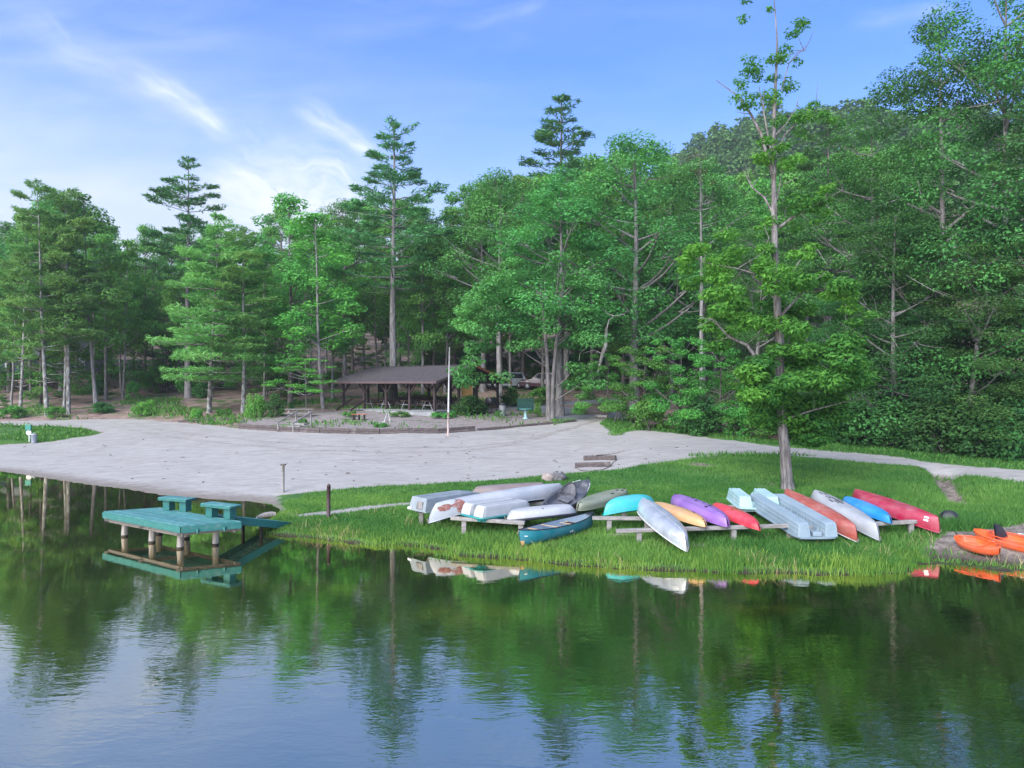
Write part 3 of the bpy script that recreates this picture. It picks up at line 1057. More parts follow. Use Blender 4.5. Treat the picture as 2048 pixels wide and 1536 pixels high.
tree(K_LONGPINE[1], 486, 60, 470, 'straight pale grey trunk beside the round bright shrub', 3.2, 1.7, base_py=826)
tree(K_POP[3], 647, 62, 425, 'tree with tangled bare twigs halfway up its pale trunk', 3.4, 1.1, base_py=818)
tree(K_POP[2], 580, 66, 395, 'leafy tree with a thin crown left of the tall pine', 4.6, 0.3)
tree(K_POP[0], 845, 72, 452, 'slender leaning tree just right of the tall white pine', 3.2, 0.6)
tree(K_OAK[0], 1268, 61, 286, 'broad old oak with a thick forked grey trunk', 8.6, 0.9)
tree(K_OAK[1], 1120, 57, 372, 'wide oak spreading over the end of the pavilion', 6.8, 2.6)
tree(K_OAK[1], 1000, 67, 350, 'round oak crown behind the pavilion gable', 6.0, 4.4)
tree(K_OAK[0], 1405, 66, 330, 'oak behind the dead snag', 6.6, 3.6)
tree(K_PINE[2], 1655, 62, 236, 'misty blue green pine rising behind the lone tree', 5.6, 0.5)
tree(K_EDGE[1], 1745, 50, 262, 'big leafy tree at the edge of the right hand wood', 5.4, 1.0)
tree(K_EDGE[0], 1880, 43, 62, 'tall dense tree filling the upper right of the wood', 6.2, 2.3)
tree(K_EDGE[1], 2010, 40, -60, 'tallest tree of the wood above the right end of the sandy path', 6.0, 4.0)
tree(K_HEMLOCK, 2075, 37.5, 150, 'dark hemlock with drooping needles at the right end of the path', 4.2, 1.4)
tree(K_EDGE[0], 1790, 41.5, 420, 'lower dense tree above the bend of the sandy path', 4.6, 5.1)
tree(K_EDGE[1], 1935, 38.6, 500, 'leafy tree hanging low over the sandy path', 3.9, 2.2)
tree(K_EDGE[0], 2160, 37, 120, 'dense tree beyond the end of the sandy path', 5.0, 0.2)
tree(K_HEMLOCK, 1850, 40.5, 610, 'small dark hemlock with flat sprays beside the path', 2.6, 0.7)
tree(K_EDGE[0], 1690, 46, 560, 'bushy tree behind the lone tree', 3.6, 1.9)
tree(K_EDGE[1], 1510, 56, 470, 'pale green tree left of the lone tree', 4.2, 2.0)

# low leafy growth along the right hand edge of the sand
for i, (px, Y, top, wd, lab) in enumerate([
        (1290, 50, 690, 2.7, 'low spreading tree beside the leaning poles'), (1362, 48, 672, 2.6, 'dark leafy thicket tree left of the lone tree'),
        (1440, 46.5, 690, 2.8, 'broad low tree with layered leaves at the sand edge'), (1520, 45, 735, 2.6, 'low dark tree behind the lone tree trunk'),
        (1215, 54, 705, 2.2, 'small bright understorey tree over the driveway'), (1590, 43.5, 742, 2.4, 'leafy low tree behind the lone tree, right of its trunk'),
        (1670, 42, 740, 2.6, 'dense low tree at the start of the narrow path')]):
    tree(K_UNDER, px, Y, top, lab, wd, None, 'low trees at the edge of the sand')
for i, (px, Y, top, wd, k, lab) in enumerate([
        (1735, 40.3, 800, 1.7, 2, 'dark shrub beside the path below the big leafy tree'), (1800, 39.5, 790, 1.8, 2, 'dark shrub at the bend of the path'),
        (1880, 38, 795, 1.7, 2, 'dark round shrub beyond the ditch'), (1960, 37, 800, 1.8, 2, 'dark shrub near the right end of the path'),
        (2035, 36.2, 790, 1.8, 2, 'last dark shrub by the path at the frame edge'), (1300, 48, 795, 1.3, 0, 'shrub below the low spreading tree'),
        (1400, 46, 790, 1.4, 2, 'shrub below the dark thicket tree'), (1480, 44.5, 805, 1.3, 0, 'shrub where the sand meets the wood'),
        (1630, 41.5, 815, 1.3, 2, 'shrub at the start of the narrow path')]):
    tree(K_BUSH[k], px, Y, top, lab, wd, None, 'shrubs along the sandy path', 'shrub')

# --- the wood behind: rows of trees, each one an object
SKY_PX = [(-200, 440), (0, 430), (60, 400), (110, 372), (190, 425), (260, 450), (330, 455), (400, 440), (480, 452), (560, 412), (640, 440), (700, 395), (800, 400), (900, 425),
          (960, 365), (1050, 345), (1100, 335), (1200, 300), (1350, 312), (1450, 345), (1520, 335), (1600, 310), (1700, 290), (1760, 240), (1800, 120),
          (1900, 60), (2048, 10), (2300, -40)]
WOOD = 'trees of the wood behind the beach'
row_label = {72: 'woodland tree in the front rows behind the pavilion and brown slope', 80: 'woodland tree in the middle rows of the wood', 90: 'woodland tree deep in the wood'}
MARKS = [(40, 'the thin curved pine at the left edge'), (132, 'the twin pine trunks'), (212, 'the short grey trunk'), (376, 'the slim dark pine'), (418, 'the leaning young pine'),
         (486, 'the straight pale trunk'), (580, 'the thin crowned leafy tree'), (647, 'the bare twigged pale trunk'), (787, 'the tallest white pine'), (845, 'the slender leaning tree'), (1000, 'the pavilion gable'),
         (1122, 'the flat topped dark pine'), (1268, 'the forked old oak'), (1402, 'the dead snag'), (1510, 'the pale green tree'), (1560, 'the lone tree'), (1655, 'the misty pine'), (1745, 'the big edge tree')]
used_labels = set()


def wood_label(k, px, Y, h):
    lm = min(MARKS, key=lambda q: abs(q[0] - px))
    side = 'directly behind' if abs(px - lm[0]) < 14 else ('just left of' if px < lm[0] else 'just right of')
    far_ = 'near' if Y < 76 else 'farther back'
    look = {'woodland_tree': 'leafy tree', 'oak_tree': 'wide oak', 'pine_tree': 'dark pine'}[k.name]
    if k.barkm is M_BARK_PALE:
        look = 'bright leaved pale trunked tree'
    elif k.barkm is M_BARK_DARK:
        look = 'dark trunked leafy tree'
    size = 'tall' if h > 21 else 'low' if h < 15 else 'medium'
    for s_ in (size, 'rather ' + size):
        lab = f'{s_} {look} {side} {lm[1]}, {far_} in the wood'
        if len(lab.split()) <= 16 and lab not in used_labels:
            used_labels.add(lab)
            return lab
    return None


rg = np.random.default_rng(77)
for Y, stepx, dy in ((72, 66, 60), (80, 58, 34), (90, 62, 22), (100, 70, 16)):
    px = -120 + rg.uniform(0, 40)
    while px < 1800:
        top = np.interp(px, [a for a, b in SKY_PX], [b for a, b in SKY_PX]) + abs(rg.normal()) * dy
        if px > 1650:
            top = max(top, 300)
        if Y <= 72 and 700 < px < 880:
            top += 110
        kinds = K_POP + [K_POP[0], K_POP[2], K_OAK[1]] + ([K_PINE[1]] if rg.uniform() < 0.5 else [])
        k = kinds[int(rg.integers(len(kinds)))]
        Yj = Y + rg.uniform(-3, 3)
        b = GY(px, Yj)
        h = CAM_H - (top - 768) / FPX * Yj - b[2]
        if h > 6:
            s = h / k.H
            pn = k.name == 'pine_tree'
            own = wood_label(k, px, Yj, h) if Y < 85 else None
            plant(k, b, h, k.W * s * rg.uniform(0.85, 1.15),
                  own or ('pine mixed among the leafy trees of the wood behind the beach' if pn else row_label.get(Y, 'woodland tree at the back of the wood')), 'tree', WOOD, rg.uniform(0, 6.28))
        px += stepx * rg.uniform(0.7, 1.3) * (2.1 if Y <= 72 and 120 < px < 700 else 1)

# low growth among the trunks
UN = 'understorey plants among the trunks of the wood'
ug = np.random.default_rng(31)
for Y, n in ((66, 13), (74, 22), (82, 34), (92, 40)):
    for i in range(n):
        px = ug.uniform(-80, 1480)
        Yj = Y + ug.uniform(-3.5, 3.5)
        if (Y < 90 and (660 < px < 1010) and (Y < 72 or ug.uniform() < 0.6)) or (Y < 82 and 1005 < px < 1110):
            continue
        k = [K_UNDER, K_UNDER, K_BUSH[2], K_BUSH[0]][int(ug.integers(4))]
        h = ug.uniform(2.6, 6.5) * (1.5 if Y > 80 else 1) if k is K_UNDER else ug.uniform(1.0, 2.4)
        if Y < 72:
            h *= 0.5
        if px < 560 and Y < 80 and ug.uniform() < 0.5:
            continue
        plant(k, GY(px, Yj), h, h * ug.uniform(0.42, 0.62), 'sapling growing low among the trunks of the wood' if k is K_UNDER else 'small shrub among the trunks of the wood', 'sapling' if k is K_UNDER else 'shrub', UN, ug.uniform(0, 6.28), 'sapling' if k is K_UNDER else 'shrub')


# the far wood on the ridge: one mass
def far_wood():
    g = np.random.default_rng(9)
    base = Crown(g)
    for i in range(11):
        u = g.uniform(0, 1)
        a = g.uniform(0, 6.28)
        r = 3.6 * (1 - 0.6 * u) * g.uniform(0.2, 1) ** 0.5
        base.clump((r * math.cos(a), r * math.sin(a), 6 + 9 * u), 2.1 * g.uniform(.7, 1.2), 50, 0.54, 0.7, 0.6, g.uniform(0.3, 0.7), 0.3, 0.6)
    BV, BT = np.concatenate(base.V), np.concatenate(base.T)
    V, T = [], []
    for Y in np.arange(108, 330, 9.5):
        hw = 0.78 * Y + 20
        for X in np.arange(-hw, hw, 6.6 + Y * 0.012):
            x, y = X + g.normal() * 2.2, Y + g.normal() * 3
            a = g.uniform(0, 6.28)
            s = g.uniform(0.8, 1.35)
            ca, sa = math.cos(a) * s, math.sin(a) * s
            z = float(terr(x, y))
            P = np.stack([BV[:, 0] * ca - BV[:, 1] * sa + x, BV[:, 0] * sa + BV[:, 1] * ca + y, BV[:, 2] * s + z - 1.5], 1)
            V.append(P)
            T.append(np.clip(BT + g.normal() * 0.22, 0, 1))
    V, T = np.concatenate(V), np.concatenate(T)
    me = np_mesh('far_wood', V, 4, np.arange(len(V)), L_FAR, T)
    tag(link('far_wood', me), kind='stuff')


far_wood()


# ------------------------------------------------------------------ the lone tree on the lawn
def lone_tree():
    b = G(1576, 979)
    Y0 = b[1]
    k = Y0 / FPX

    def L(px, py, dy=0.0):
        return np.array([(px - 1576) * k, dy, (979 - py) * k])
    g = np.random.default_rng(42)
    e = thing('lone_tree', b, 'tall lone tree with a bare upper trunk standing on the lawn behind the boats', 'tree')
    tm = MB()
    path = [L(1577, 990), L(1574, 960), L(1570, 900), L(1563, 840), L(1560, 780), L(1560, 700), L(1555, 620), L(1551, 540), L(1549, 460), L(1548, 400), L(1547, 345)]
    tm.tube(path, [0.33, 0.24, 0.215, 0.20, 0.19, 0.172, 0.155, 0.142, 0.128, 0.114, 0.098], 12)
    lead = [L(1547, 350), L(1549, 300, .1), L(1552, 220, .2), L(1556, 140, .2), L(1556, 80, .1), L(1551, 30, 0), L(1546, -20, 0)]
    tm.tube(lead, [0.12, 0.09, 0.07, 0.052, 0.036, 0.024, 0.012], 8)
    limbs = [([(1545, 345), (1535, 310), (1524, 265), (1505, 225), (1484, 190), (1437, 154)], 0.10), ([(1548, 340), (1541, 290), (1528, 220), (1520, 170)], 0.07),
             ([(1550, 330), (1556, 300), (1575, 265), (1600, 240), (1640, 215)], 0.06), ([(1552, 270), (1570, 250), (1585, 220)], 0.045),
             ([(1548, 430), (1530, 395), (1505, 372), (1488, 335)], 0.06), ([(1553, 400), (1561, 370), (1566, 345)], 0.05), ([(1558, 455), (1590, 432), (1640, 405), (1682, 382)], 0.065),
             ([(1548, 590), (1538, 520), (1530, 480)], 0.05), ([(1562, 820), (1535, 790), (1510, 715), (1490, 690), (1455, 675), (1420, 640), (1398, 638)], 0.12),
             ([(1455, 675), (1470, 660), (1482, 642)], 0.04), ([(1560, 760), (1572, 700), (1562, 645), (1580, 600)], 0.06), ([(1555, 640), (1600, 590), (1650, 545)], 0.07),
             ([(1585, 545), (1600, 520), (1635, 502)], 0.04), ([(1552, 600), (1505, 560), (1490, 520)], 0.05), ([(1551, 560), (1470, 540), (1400, 530)], 0.05),
             ([(1566, 840), (1620, 820), (1690, 800)], 0.06), ([(1560, 800), (1500, 790), (1470, 780)], 0.05), ([(1563, 180), (1575, 130), (1600, 100)], 0.03), ([(1554, 130), (1575, 110), (1612, 98)], 0.03)]
    for pts, r in limbs:
        n = len(pts)
        d = g.uniform(-1.0, 0.8)
        tm.tube([L(a, c, d * i / n) for i, (a, c) in enumerate(pts)], [r * (1 - 0.85 * i / (n - 1)) for i in range(n)], 6, False)
        for q in range(3):
            i = g.integers(1, n)
            p0 = L(*pts[i], d * i / n)
            tm.tube(curve_pts(p0, p0 + g.normal(size=3) * 0.5 + np.array([0, 0, 0.3]), 0.05, 3), [0.02, 0.014, 0.004], 4, False)
    tm.build('trunk', mat('lone_tree_bark', (0.235, 0.215, 0.21), (0.085, 0.075, 0.072), 3.0, 0.9, 1.0, 10, stretch=(4, 4, 0.5), dirt=(0.12, 0.085, 0.07), dirt_amt=0.35, dirt_scale=1.1), e, True)
    cw = Crown(g)
    low = [(1500, 770, 44), (1478, 790, 36), (1538, 822, 46), (1604, 846, 48), (1655, 806, 44), (1692, 792, 36), (1648, 742, 46), (1590, 762, 50), (1528, 742, 42), (1600, 872, 34), (1640, 866, 38),
           (1682, 762, 34), (1594, 702, 44), (1640, 690, 40), (1700, 720, 24), (1560, 800, 46), (1480, 745, 26), (1620, 640, 40), (1560, 700, 36), (1665, 835, 34), (1545, 775, 40), (1510, 810, 30), (1580, 850, 34), (1700, 770, 26)]
    mid = [(1372, 522, 24), (1402, 502, 30), (1424, 560, 32), (1462, 520, 32), (1490, 492, 34), (1520, 512, 26), (1430, 604, 32), (1482, 590, 36), (1432, 652, 28), (1500, 642, 36), (1540, 640, 30), (1450, 690, 24),
           (1604, 566, 36), (1642, 582, 34), (1622, 622, 34), (1660, 604, 28), (1592, 640, 34), (1530, 580, 34), (1580, 520, 22), (1655, 540, 20), (1470, 640, 30), (1690, 640, 20), (1400, 560, 22), (1510, 545, 26), (1560, 600, 22), (1630, 660, 30)]
    upm = [(1540, 440, 14), (1536, 460, 12), (1600, 412, 26), (1632, 400, 24), (1654, 384, 18), (1644, 432, 18), (1580, 420, 16), (1600, 450, 16), (1568, 330, 22), (1536, 322, 22), (1560, 300, 18), (1545, 275, 18), (1520, 300, 14)]
    top = [(1548, 184, 18), (1540, 120, 16), (1512, 112, 16), (1500, 142, 16), (1490, 168, 15), (1474, 200, 15), (1502, 212, 13), (1552, 192, 16), (1582, 172, 16), (1612, 46, 13), (1594, 56, 12), (1578, 78, 12), (1572, 94, 12),
           (1600, 232, 18), (1622, 226, 20), (1638, 204, 13), (1668, 236, 12), (1692, 238, 7), (1590, 240, 13), (1484, 8, 11), (1490, 26, 9), (1544, 14, 8), (1548, 255, 15), (1530, 128, 14), (1556, 150, 14), (1560, 118, 12), (1520, 180, 12), (1580, 160, 12), (1610, 250, 16), (1480, 215, 10), (1645, 225, 12), (1600, 120, 8)]
    for lst, nl, depth, size in ((low, 1000, 1.9, 0.115), (mid, 800, 1.7, 0.11), (upm, 600, 1.0, 0.11), (top, 620, 0.7, 0.085)):
        for px, py, r in lst:
            rr = r * k
            d = g.uniform(-1, 1) * depth
            n = max(12, int(nl * (rr / 0.75) ** 1.7))
            t0 = np.clip(g.normal(0.55 if lst is not top else 0.35, 0.2) + (0.22 if px < 1500 and lst is not top else 0) - (0.15 if px > 1600 and lst is low else 0), 0.05, 1)  # tint painted lighter at left and darker at lower right, standing in for sunlight
            for q in range(3):
                c = L(px + g.normal() * r * 0.45, py + g.normal() * r * 0.4, d + g.normal() * rr * 0.5)
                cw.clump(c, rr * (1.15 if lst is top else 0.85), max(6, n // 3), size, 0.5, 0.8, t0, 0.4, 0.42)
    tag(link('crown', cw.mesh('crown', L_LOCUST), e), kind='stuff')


lone_tree()

# ------------------------------------------------------------------ grass
M_BLADE = leaf_mat('grass_blades', (0.055, 0.185, 0.040), (0.20, 0.37, 0.080), 0.35, 0.6, 0.0)
M_REED = leaf_mat('reed_blades', (0.080, 0.225, 0.040), (0.30, 0.45, 0.085), 0.4, 0.55, 0.0)


def blades(name, P, h, wd, tint, m, lean=0.35, seg=1):
    g = np.random.default_rng(len(P))
    n = len(P)
    a = g.uniform(0, 6.28, n)
    d = np.stack([np.cos(a), np.sin(a), np.zeros(n)], 1)
    b = g.uniform(0, 6.28, n)
    ln = np.stack([np.cos(b), np.sin(b), np.zeros(n)], 1) * (h * lean * g.uniform(0.1, 1.2, n))[:, None]
    up = np.array([0, 0, 1.0]) * h[:, None]
    if seg == 1:
        V = np.stack([P - d * wd[:, None], P + d * wd[:, None], P + ln + up], 1).reshape(-1, 3)
        me = np_mesh(name, V, 3, np.arange(len(V)), m, np.repeat(tint, 3))
    else:
        mid = P + ln * 0.3 + up * 0.55
        V = np.stack([P - d * wd[:, None], P + d * wd[:, None], mid + d * wd[:, None] * 0.75, mid - d * wd[:, None] * 0.75, P + ln + up * 0.97], 1).reshape(-1, 3)
        o = np.arange(n)[:, None] * 5
        F = np.concatenate([o + np.array([[0, 1, 2]]), o + np.array([[0, 2, 3]]), o + np.array([[3, 2, 4]])], 1).ravel()
        me = np_mesh(name, V, 3, F, m, np.repeat(tint, 5))
    return tag(link(name, me), kind='stuff')


def vnoise(x, y, s):
    return (np.sin(x * s + 1.7 * np.sin(y * s * 0.7 + 1)) + np.sin(y * s * 1.3 + 1.9 * np.sin(x * s * 0.6 + 2)) + np.sin((x + y) * s * 0.8)) / 6 + 0.5


def sample(n, x0, x1, y0, y1, g):
    return g.uniform(x0, x1, n), g.uniform(y0, y1, n)


def build_grass():
    g = np.random.default_rng(3)
    # short lawn
    X, Y = [], []
    for n, box in ((330000, (-9.5, 16, 18.5, 30)), (150000, (-9, 24, 28, 42)), (26000, (-38, -26, 41, 66)), (90000, (16, 32, 20, 28))):
        x, y = sample(n, *box, g)
        X.append(x)
        Y.append(y)
    X, Y = np.concatenate(X), np.concatenate(Y)
    sand, grass, mulch, gravel, mud = region_masks(X, Y, 1.2)
    s = sd_shore(X, Y)
    thin = vnoise(X, Y, 1.1)
    keep = (grass > 0.5) & (sand + (g.uniform(size=len(X)) - 0.5) * 0.5 < 0.42) & (mud < 0.45 + 0.3 * g.uniform(size=len(X))) & (s > 0.25) & (thin + g.uniform(size=len(X)) * 0.8 > 0.52)
    X, Y, s = X[keep], Y[keep], s[keep]
    Z = terr(X, Y)
    longer = 1 + 2.2 * ss(X, 11, 15) * ss(Y, 21, 23) * ss(Y, 33, 28) * vnoise(X, Y, 0.9) + 0.8 * ss(s, 6, 3) * ss(X, -4, 0)
    h = g.uniform(0.05, 0.13, len(X)) * longer * np.where(X < -14, 0.6, 1)
    t = np.clip(vnoise(X, Y, 0.75) * 0.6 + vnoise(X, Y, 3.1) * 0.35 + vnoise(X + 9, Y, 0.31) * 0.6 - 0.42 + g.normal(size=len(X)) * 0.14, 0, 1) * np.where(Y > 30, 0.75, 1)
    blades('lawn_grass', np.stack([X, Y, Z - 0.01], 1), h, g.uniform(0.010, 0.020, len(X)) * (0.6 + Y / 50), t, M_BLADE, 0.8)
    # rank grass along the water
    x, y = sample(150000, -9, 11.6, 18.2, 27.5, g)
    s = sd_shore(x, y)
    depth = 1.35 + 0.9 * (vnoise(x, y, 0.7) - 0.5) + 0.5 * ss(x, 3, 6)
    dens = ss(s, depth, depth * 0.25) * (0.35 + 0.65 * vnoise(x, y, 2.3))
    keep = (s > -0.10) & (g.uniform(size=len(x)) < dens) & ~((x > 10.4) & (s > 0.7))
    x, y, s = x[keep], y[keep], s[keep]
    z = np.maximum(terr(x, y), -0.05)
    h = g.uniform(0.10, 0.30, len(x)) * (0.6 + 0.7 * vnoise(x, y, 1.7)) * (0.55 + 0.45 * ss(x, -6, 0))
    tall = g.uniform(size=len(x)) < 0.06
    h = np.where(tall, h * 1.5, h)
    t = np.clip(0.25 + 0.75 * vnoise(x, y, 1.2) + g.normal(size=len(x)) * 0.2 - 0.25 * (s < 0.05), 0, 1)
    blades('shore_grass', np.stack([x, y, z - 0.02], 1), h, g.uniform(0.005, 0.011, len(x)), t, M_REED, 0.5, 2)
    # dead stalks left standing from last year
    x, y = sample(9000, -8, 14, 18.6, 26, g)
    s = sd_shore(x, y)
    keep = (s > -0.05) & (g.uniform(size=len(x)) < ss(vnoise(x, y, 1.9), 0.55, 0.85) * ss(s, 5.0, 0.3))
    x, y = x[keep], y[keep]
    blades('dry_stalks', np.stack([x, y, terr(x, y) - 0.02], 1), g.uniform(0.12, 0.42, len(x)), g.uniform(0.004, 0.009, len(x)), g.uniform(0, 1, len(x)), leaf_mat('dry_grass', (0.26, 0.20, 0.09), (0.46, 0.40, 0.22), 0.2, 0.8, 0.0), 0.9, 2)
    # weeds round the legs of the boat racks
    x, y = sample(26000, -3.6, 13.5, 20.2, 25.8, g)
    keep = g.uniform(size=len(x)) < ss(vnoise(x, y, 1.5), 0.42, 0.8) * 0.9
    x, y = x[keep], y[keep]
    z = terr(x, y)
    t = np.clip(0.3 * vnoise(x, y, 2.0) + g.normal(size=len(x)) * 0.15 + 0.15, 0, 1)
    blades('rack_weeds', np.stack([x, y, z - 0.02], 1), g.uniform(0.1, 0.34, len(x)), g.uniform(0.008, 0.02, len(x)), t, M_BLADE, 0.9, 2)
    # leaf litter, weeds and twigs on the wood's slope and terrace
    x, y = sample(30000, -46, 2, 47.5, 74, g)
    sand, grass, mulch, gravel, mud = region_masks(x, y, 1.2)
    keep = (sand < 0.3) & (gravel < 0.3) & (g.uniform(size=len(x)) < ss(vnoise(x, y, 0.5), 0.52, 0.72) * np.where(mulch > .5, 0.35, 1))
    x, y = x[keep], y[keep]
    blades('slope_weeds', np.stack([x, y, terr(x, y) - 0.02], 1), g.uniform(0.1, 0.42, len(x)), g.uniform(0.03, 0.08, len(x)), g.uniform(0, 0.7, len(x)), M_BLADE, 1.0, 2)
    # grass fringe where the wood meets the sand on the right
    x, y = sample(60000, 3, 26, 33, 54, g)
    sd = sdf(x, y, P_SAND)
    keep = (np.abs(sd + 0.9) < 1.6 * vnoise(x, y, 0.8) + 0.3) & (y > 33 + (x < 20) * 4) & (g.uniform(size=len(x)) < 0.75)
    x, y = x[keep], y[keep]
    blades('path_edge_grass', np.stack([x, y, terr(x, y) - 0.02], 1), g.uniform(0.08, 0.3, len(x)), g.uniform(0.015, 0.04, len(x)), g.uniform(0, 0.6, len(x)), M_BLADE, 0.9, 2)


build_grass()

# ------------------------------------------------------------------ boats
def scuff(m, pale):
    """long drag scratches, chalky sun-faded areas and a little mud on a hull"""
    t = NT(m.node_tree)
    p = next(n for n in m.node_tree.nodes if n.type == 'BSDF_PRINCIPLED')
    src = p.inputs['Base Color'].links[0].from_socket
    tcd = t.n('ShaderNodeTexCoord')
    v = tcd.outputs['Object']
    sc = t.step(t.noise(t.mapping(v, (0.8, 16, 16)), 3.0, 5, 0.7), 0.60, 0.72)
    fade = t.m('MULTIPLY', t.step(t.noise(v, 1.3, 4, 0.6), 0.4, 0.7), 0.55)
    c = t.mix(fade, src, pale)
    c = t.mix(t.m('MULTIPLY', sc, 0.7), c, pale)
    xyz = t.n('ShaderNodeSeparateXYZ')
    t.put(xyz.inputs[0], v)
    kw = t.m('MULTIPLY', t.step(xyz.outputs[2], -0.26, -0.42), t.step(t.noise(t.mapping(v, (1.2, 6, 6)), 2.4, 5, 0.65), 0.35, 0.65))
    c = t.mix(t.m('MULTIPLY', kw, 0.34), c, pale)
    mud = t.m('MULTIPLY', t.step(t.noise(v, 5.0, 6, 0.7), 0.60, 0.74), 0.5)
    c = t.mix(mud, c, (0.16, 0.14, 0.11))
    t.put(p.inputs['Base Color'], c)
    t.put(p.inputs['Roughness'], t.step(t.noise(v, 2.5, 4), 0.3, 0.7, p.inputs['Roughness'].default_value * 0.85, p.inputs['Roughness'].default_value * 1.5))


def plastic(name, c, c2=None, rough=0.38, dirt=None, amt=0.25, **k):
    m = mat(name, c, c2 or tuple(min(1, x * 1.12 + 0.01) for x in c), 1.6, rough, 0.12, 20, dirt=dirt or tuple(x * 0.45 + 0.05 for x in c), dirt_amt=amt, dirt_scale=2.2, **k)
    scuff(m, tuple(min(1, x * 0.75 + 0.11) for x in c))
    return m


M_DARK = mat('black_plastic', (0.014, 0.015, 0.019), (0.024, 0.025, 0.03), 4, 0.42)
M_TRIMWHITE = plastic('white_trim', (0.55, 0.56, 0.57))
M_WOODTRIM = mat('ash_wood_trim', (0.50, 0.36, 0.22), (0.38, 0.26, 0.15), 5, 0.55, stretch=(1, 6, 6))
M_ALU = mat('worn_aluminium', (0.42, 0.45, 0.49), (0.56, 0.58, 0.61), 2.2, 0.38, 0.08, 14, metal=0.45, dirt=(0.30, 0.32, 0.34), dirt_amt=0.45, dirt_scale=1.4)
M_ALU2 = mat('painted_grey_aluminium', (0.20, 0.235, 0.255), (0.26, 0.29, 0.31), 2.2, 0.45, 0.1, 14, dirt=(0.13, 0.15, 0.16), dirt_amt=0.25)
M_ROPE = mat('old_rope', (0.34, 0.30, 0.24), (0.22, 0.19, 0.15), 20, 0.9)
M_MARK = mat('pale_lettering', (0.78, 0.82, 0.84), None, 5, 0.5)
M_HOLE = mat('dark_opening', (0.012, 0.012, 0.016), None, 5, 0.7)


def hull_grid(L, B, D, sh=0.1, rock=0.06, stem=0.18, n1=2.7, n2=2.2, pw=2.2, q=0.85, ns=35, m=19, blunt=0.012, groove=0.0, t0=-1.0, t1=1.0):
    """stations x points across, gunwale to gunwale; gunwale tips lie at z = 0, keel below"""
    V = np.zeros((ns, m, 3))
    for i in range(ns):
        t = math.sin((t0 + (t1 - t0) * i / (ns - 1)) * math.pi / 2)
        at = abs(t)
        b = max(B / 2 * max(0.0, 1 - at ** pw) ** q, blunt)
        gz = -sh * (1 - at ** 2.5)
        kz = -(D + sh) + rock * at ** 3.5
        for j in range(m):
            th = math.pi * j / (m - 1)
            cs, sn = math.cos(th), max(math.sin(th), 0.0)
            y = b * math.copysign(abs(cs) ** (2 / n1), cs)
            zf = sn ** (2 / n2)
            z = gz + (kz - gz) * zf
            if groove:
                yf = abs(y) / b
                z += groove * (math.exp(-((yf - 0.42) / 0.10) ** 2) * 1.0) * (1 - at ** 6) * zf
            x = t * L / 2 - math.copysign(stem * zf ** 2 * at ** 8, t)
            V[i, j] = (x, y, z)
    return V


def grid_faces(ns, m, flip=False, wrap=False):
    fs = []
    mm = m if wrap else m - 1
    for i in range(ns - 1):
        for j in range(mm):
            a, b, c, d = i * m + j, i * m + (j + 1) % m, (i + 1) * m + (j + 1) % m, (i + 1) * m + j
            fs.append((a, d, c, b) if flip else (a, b, c, d))
    return fs


def placed(A, B, inv, roll=0.0):
    A, B = Vector(A), Vector(B)
    x = (B - A).normalized()
    up = Vector((0, 0, -1.0 if inv else 1.0))
    up = (up - x * up.dot(x)).normalized()
    up = Matrix.Rotation(roll, 3, x) @ up
    y = up.cross(x).normalized()
    mw = Matrix((x, y, up)).transposed().to_4x4()
    mw.translation = (A + B) / 2
    return mw, (B - A).length


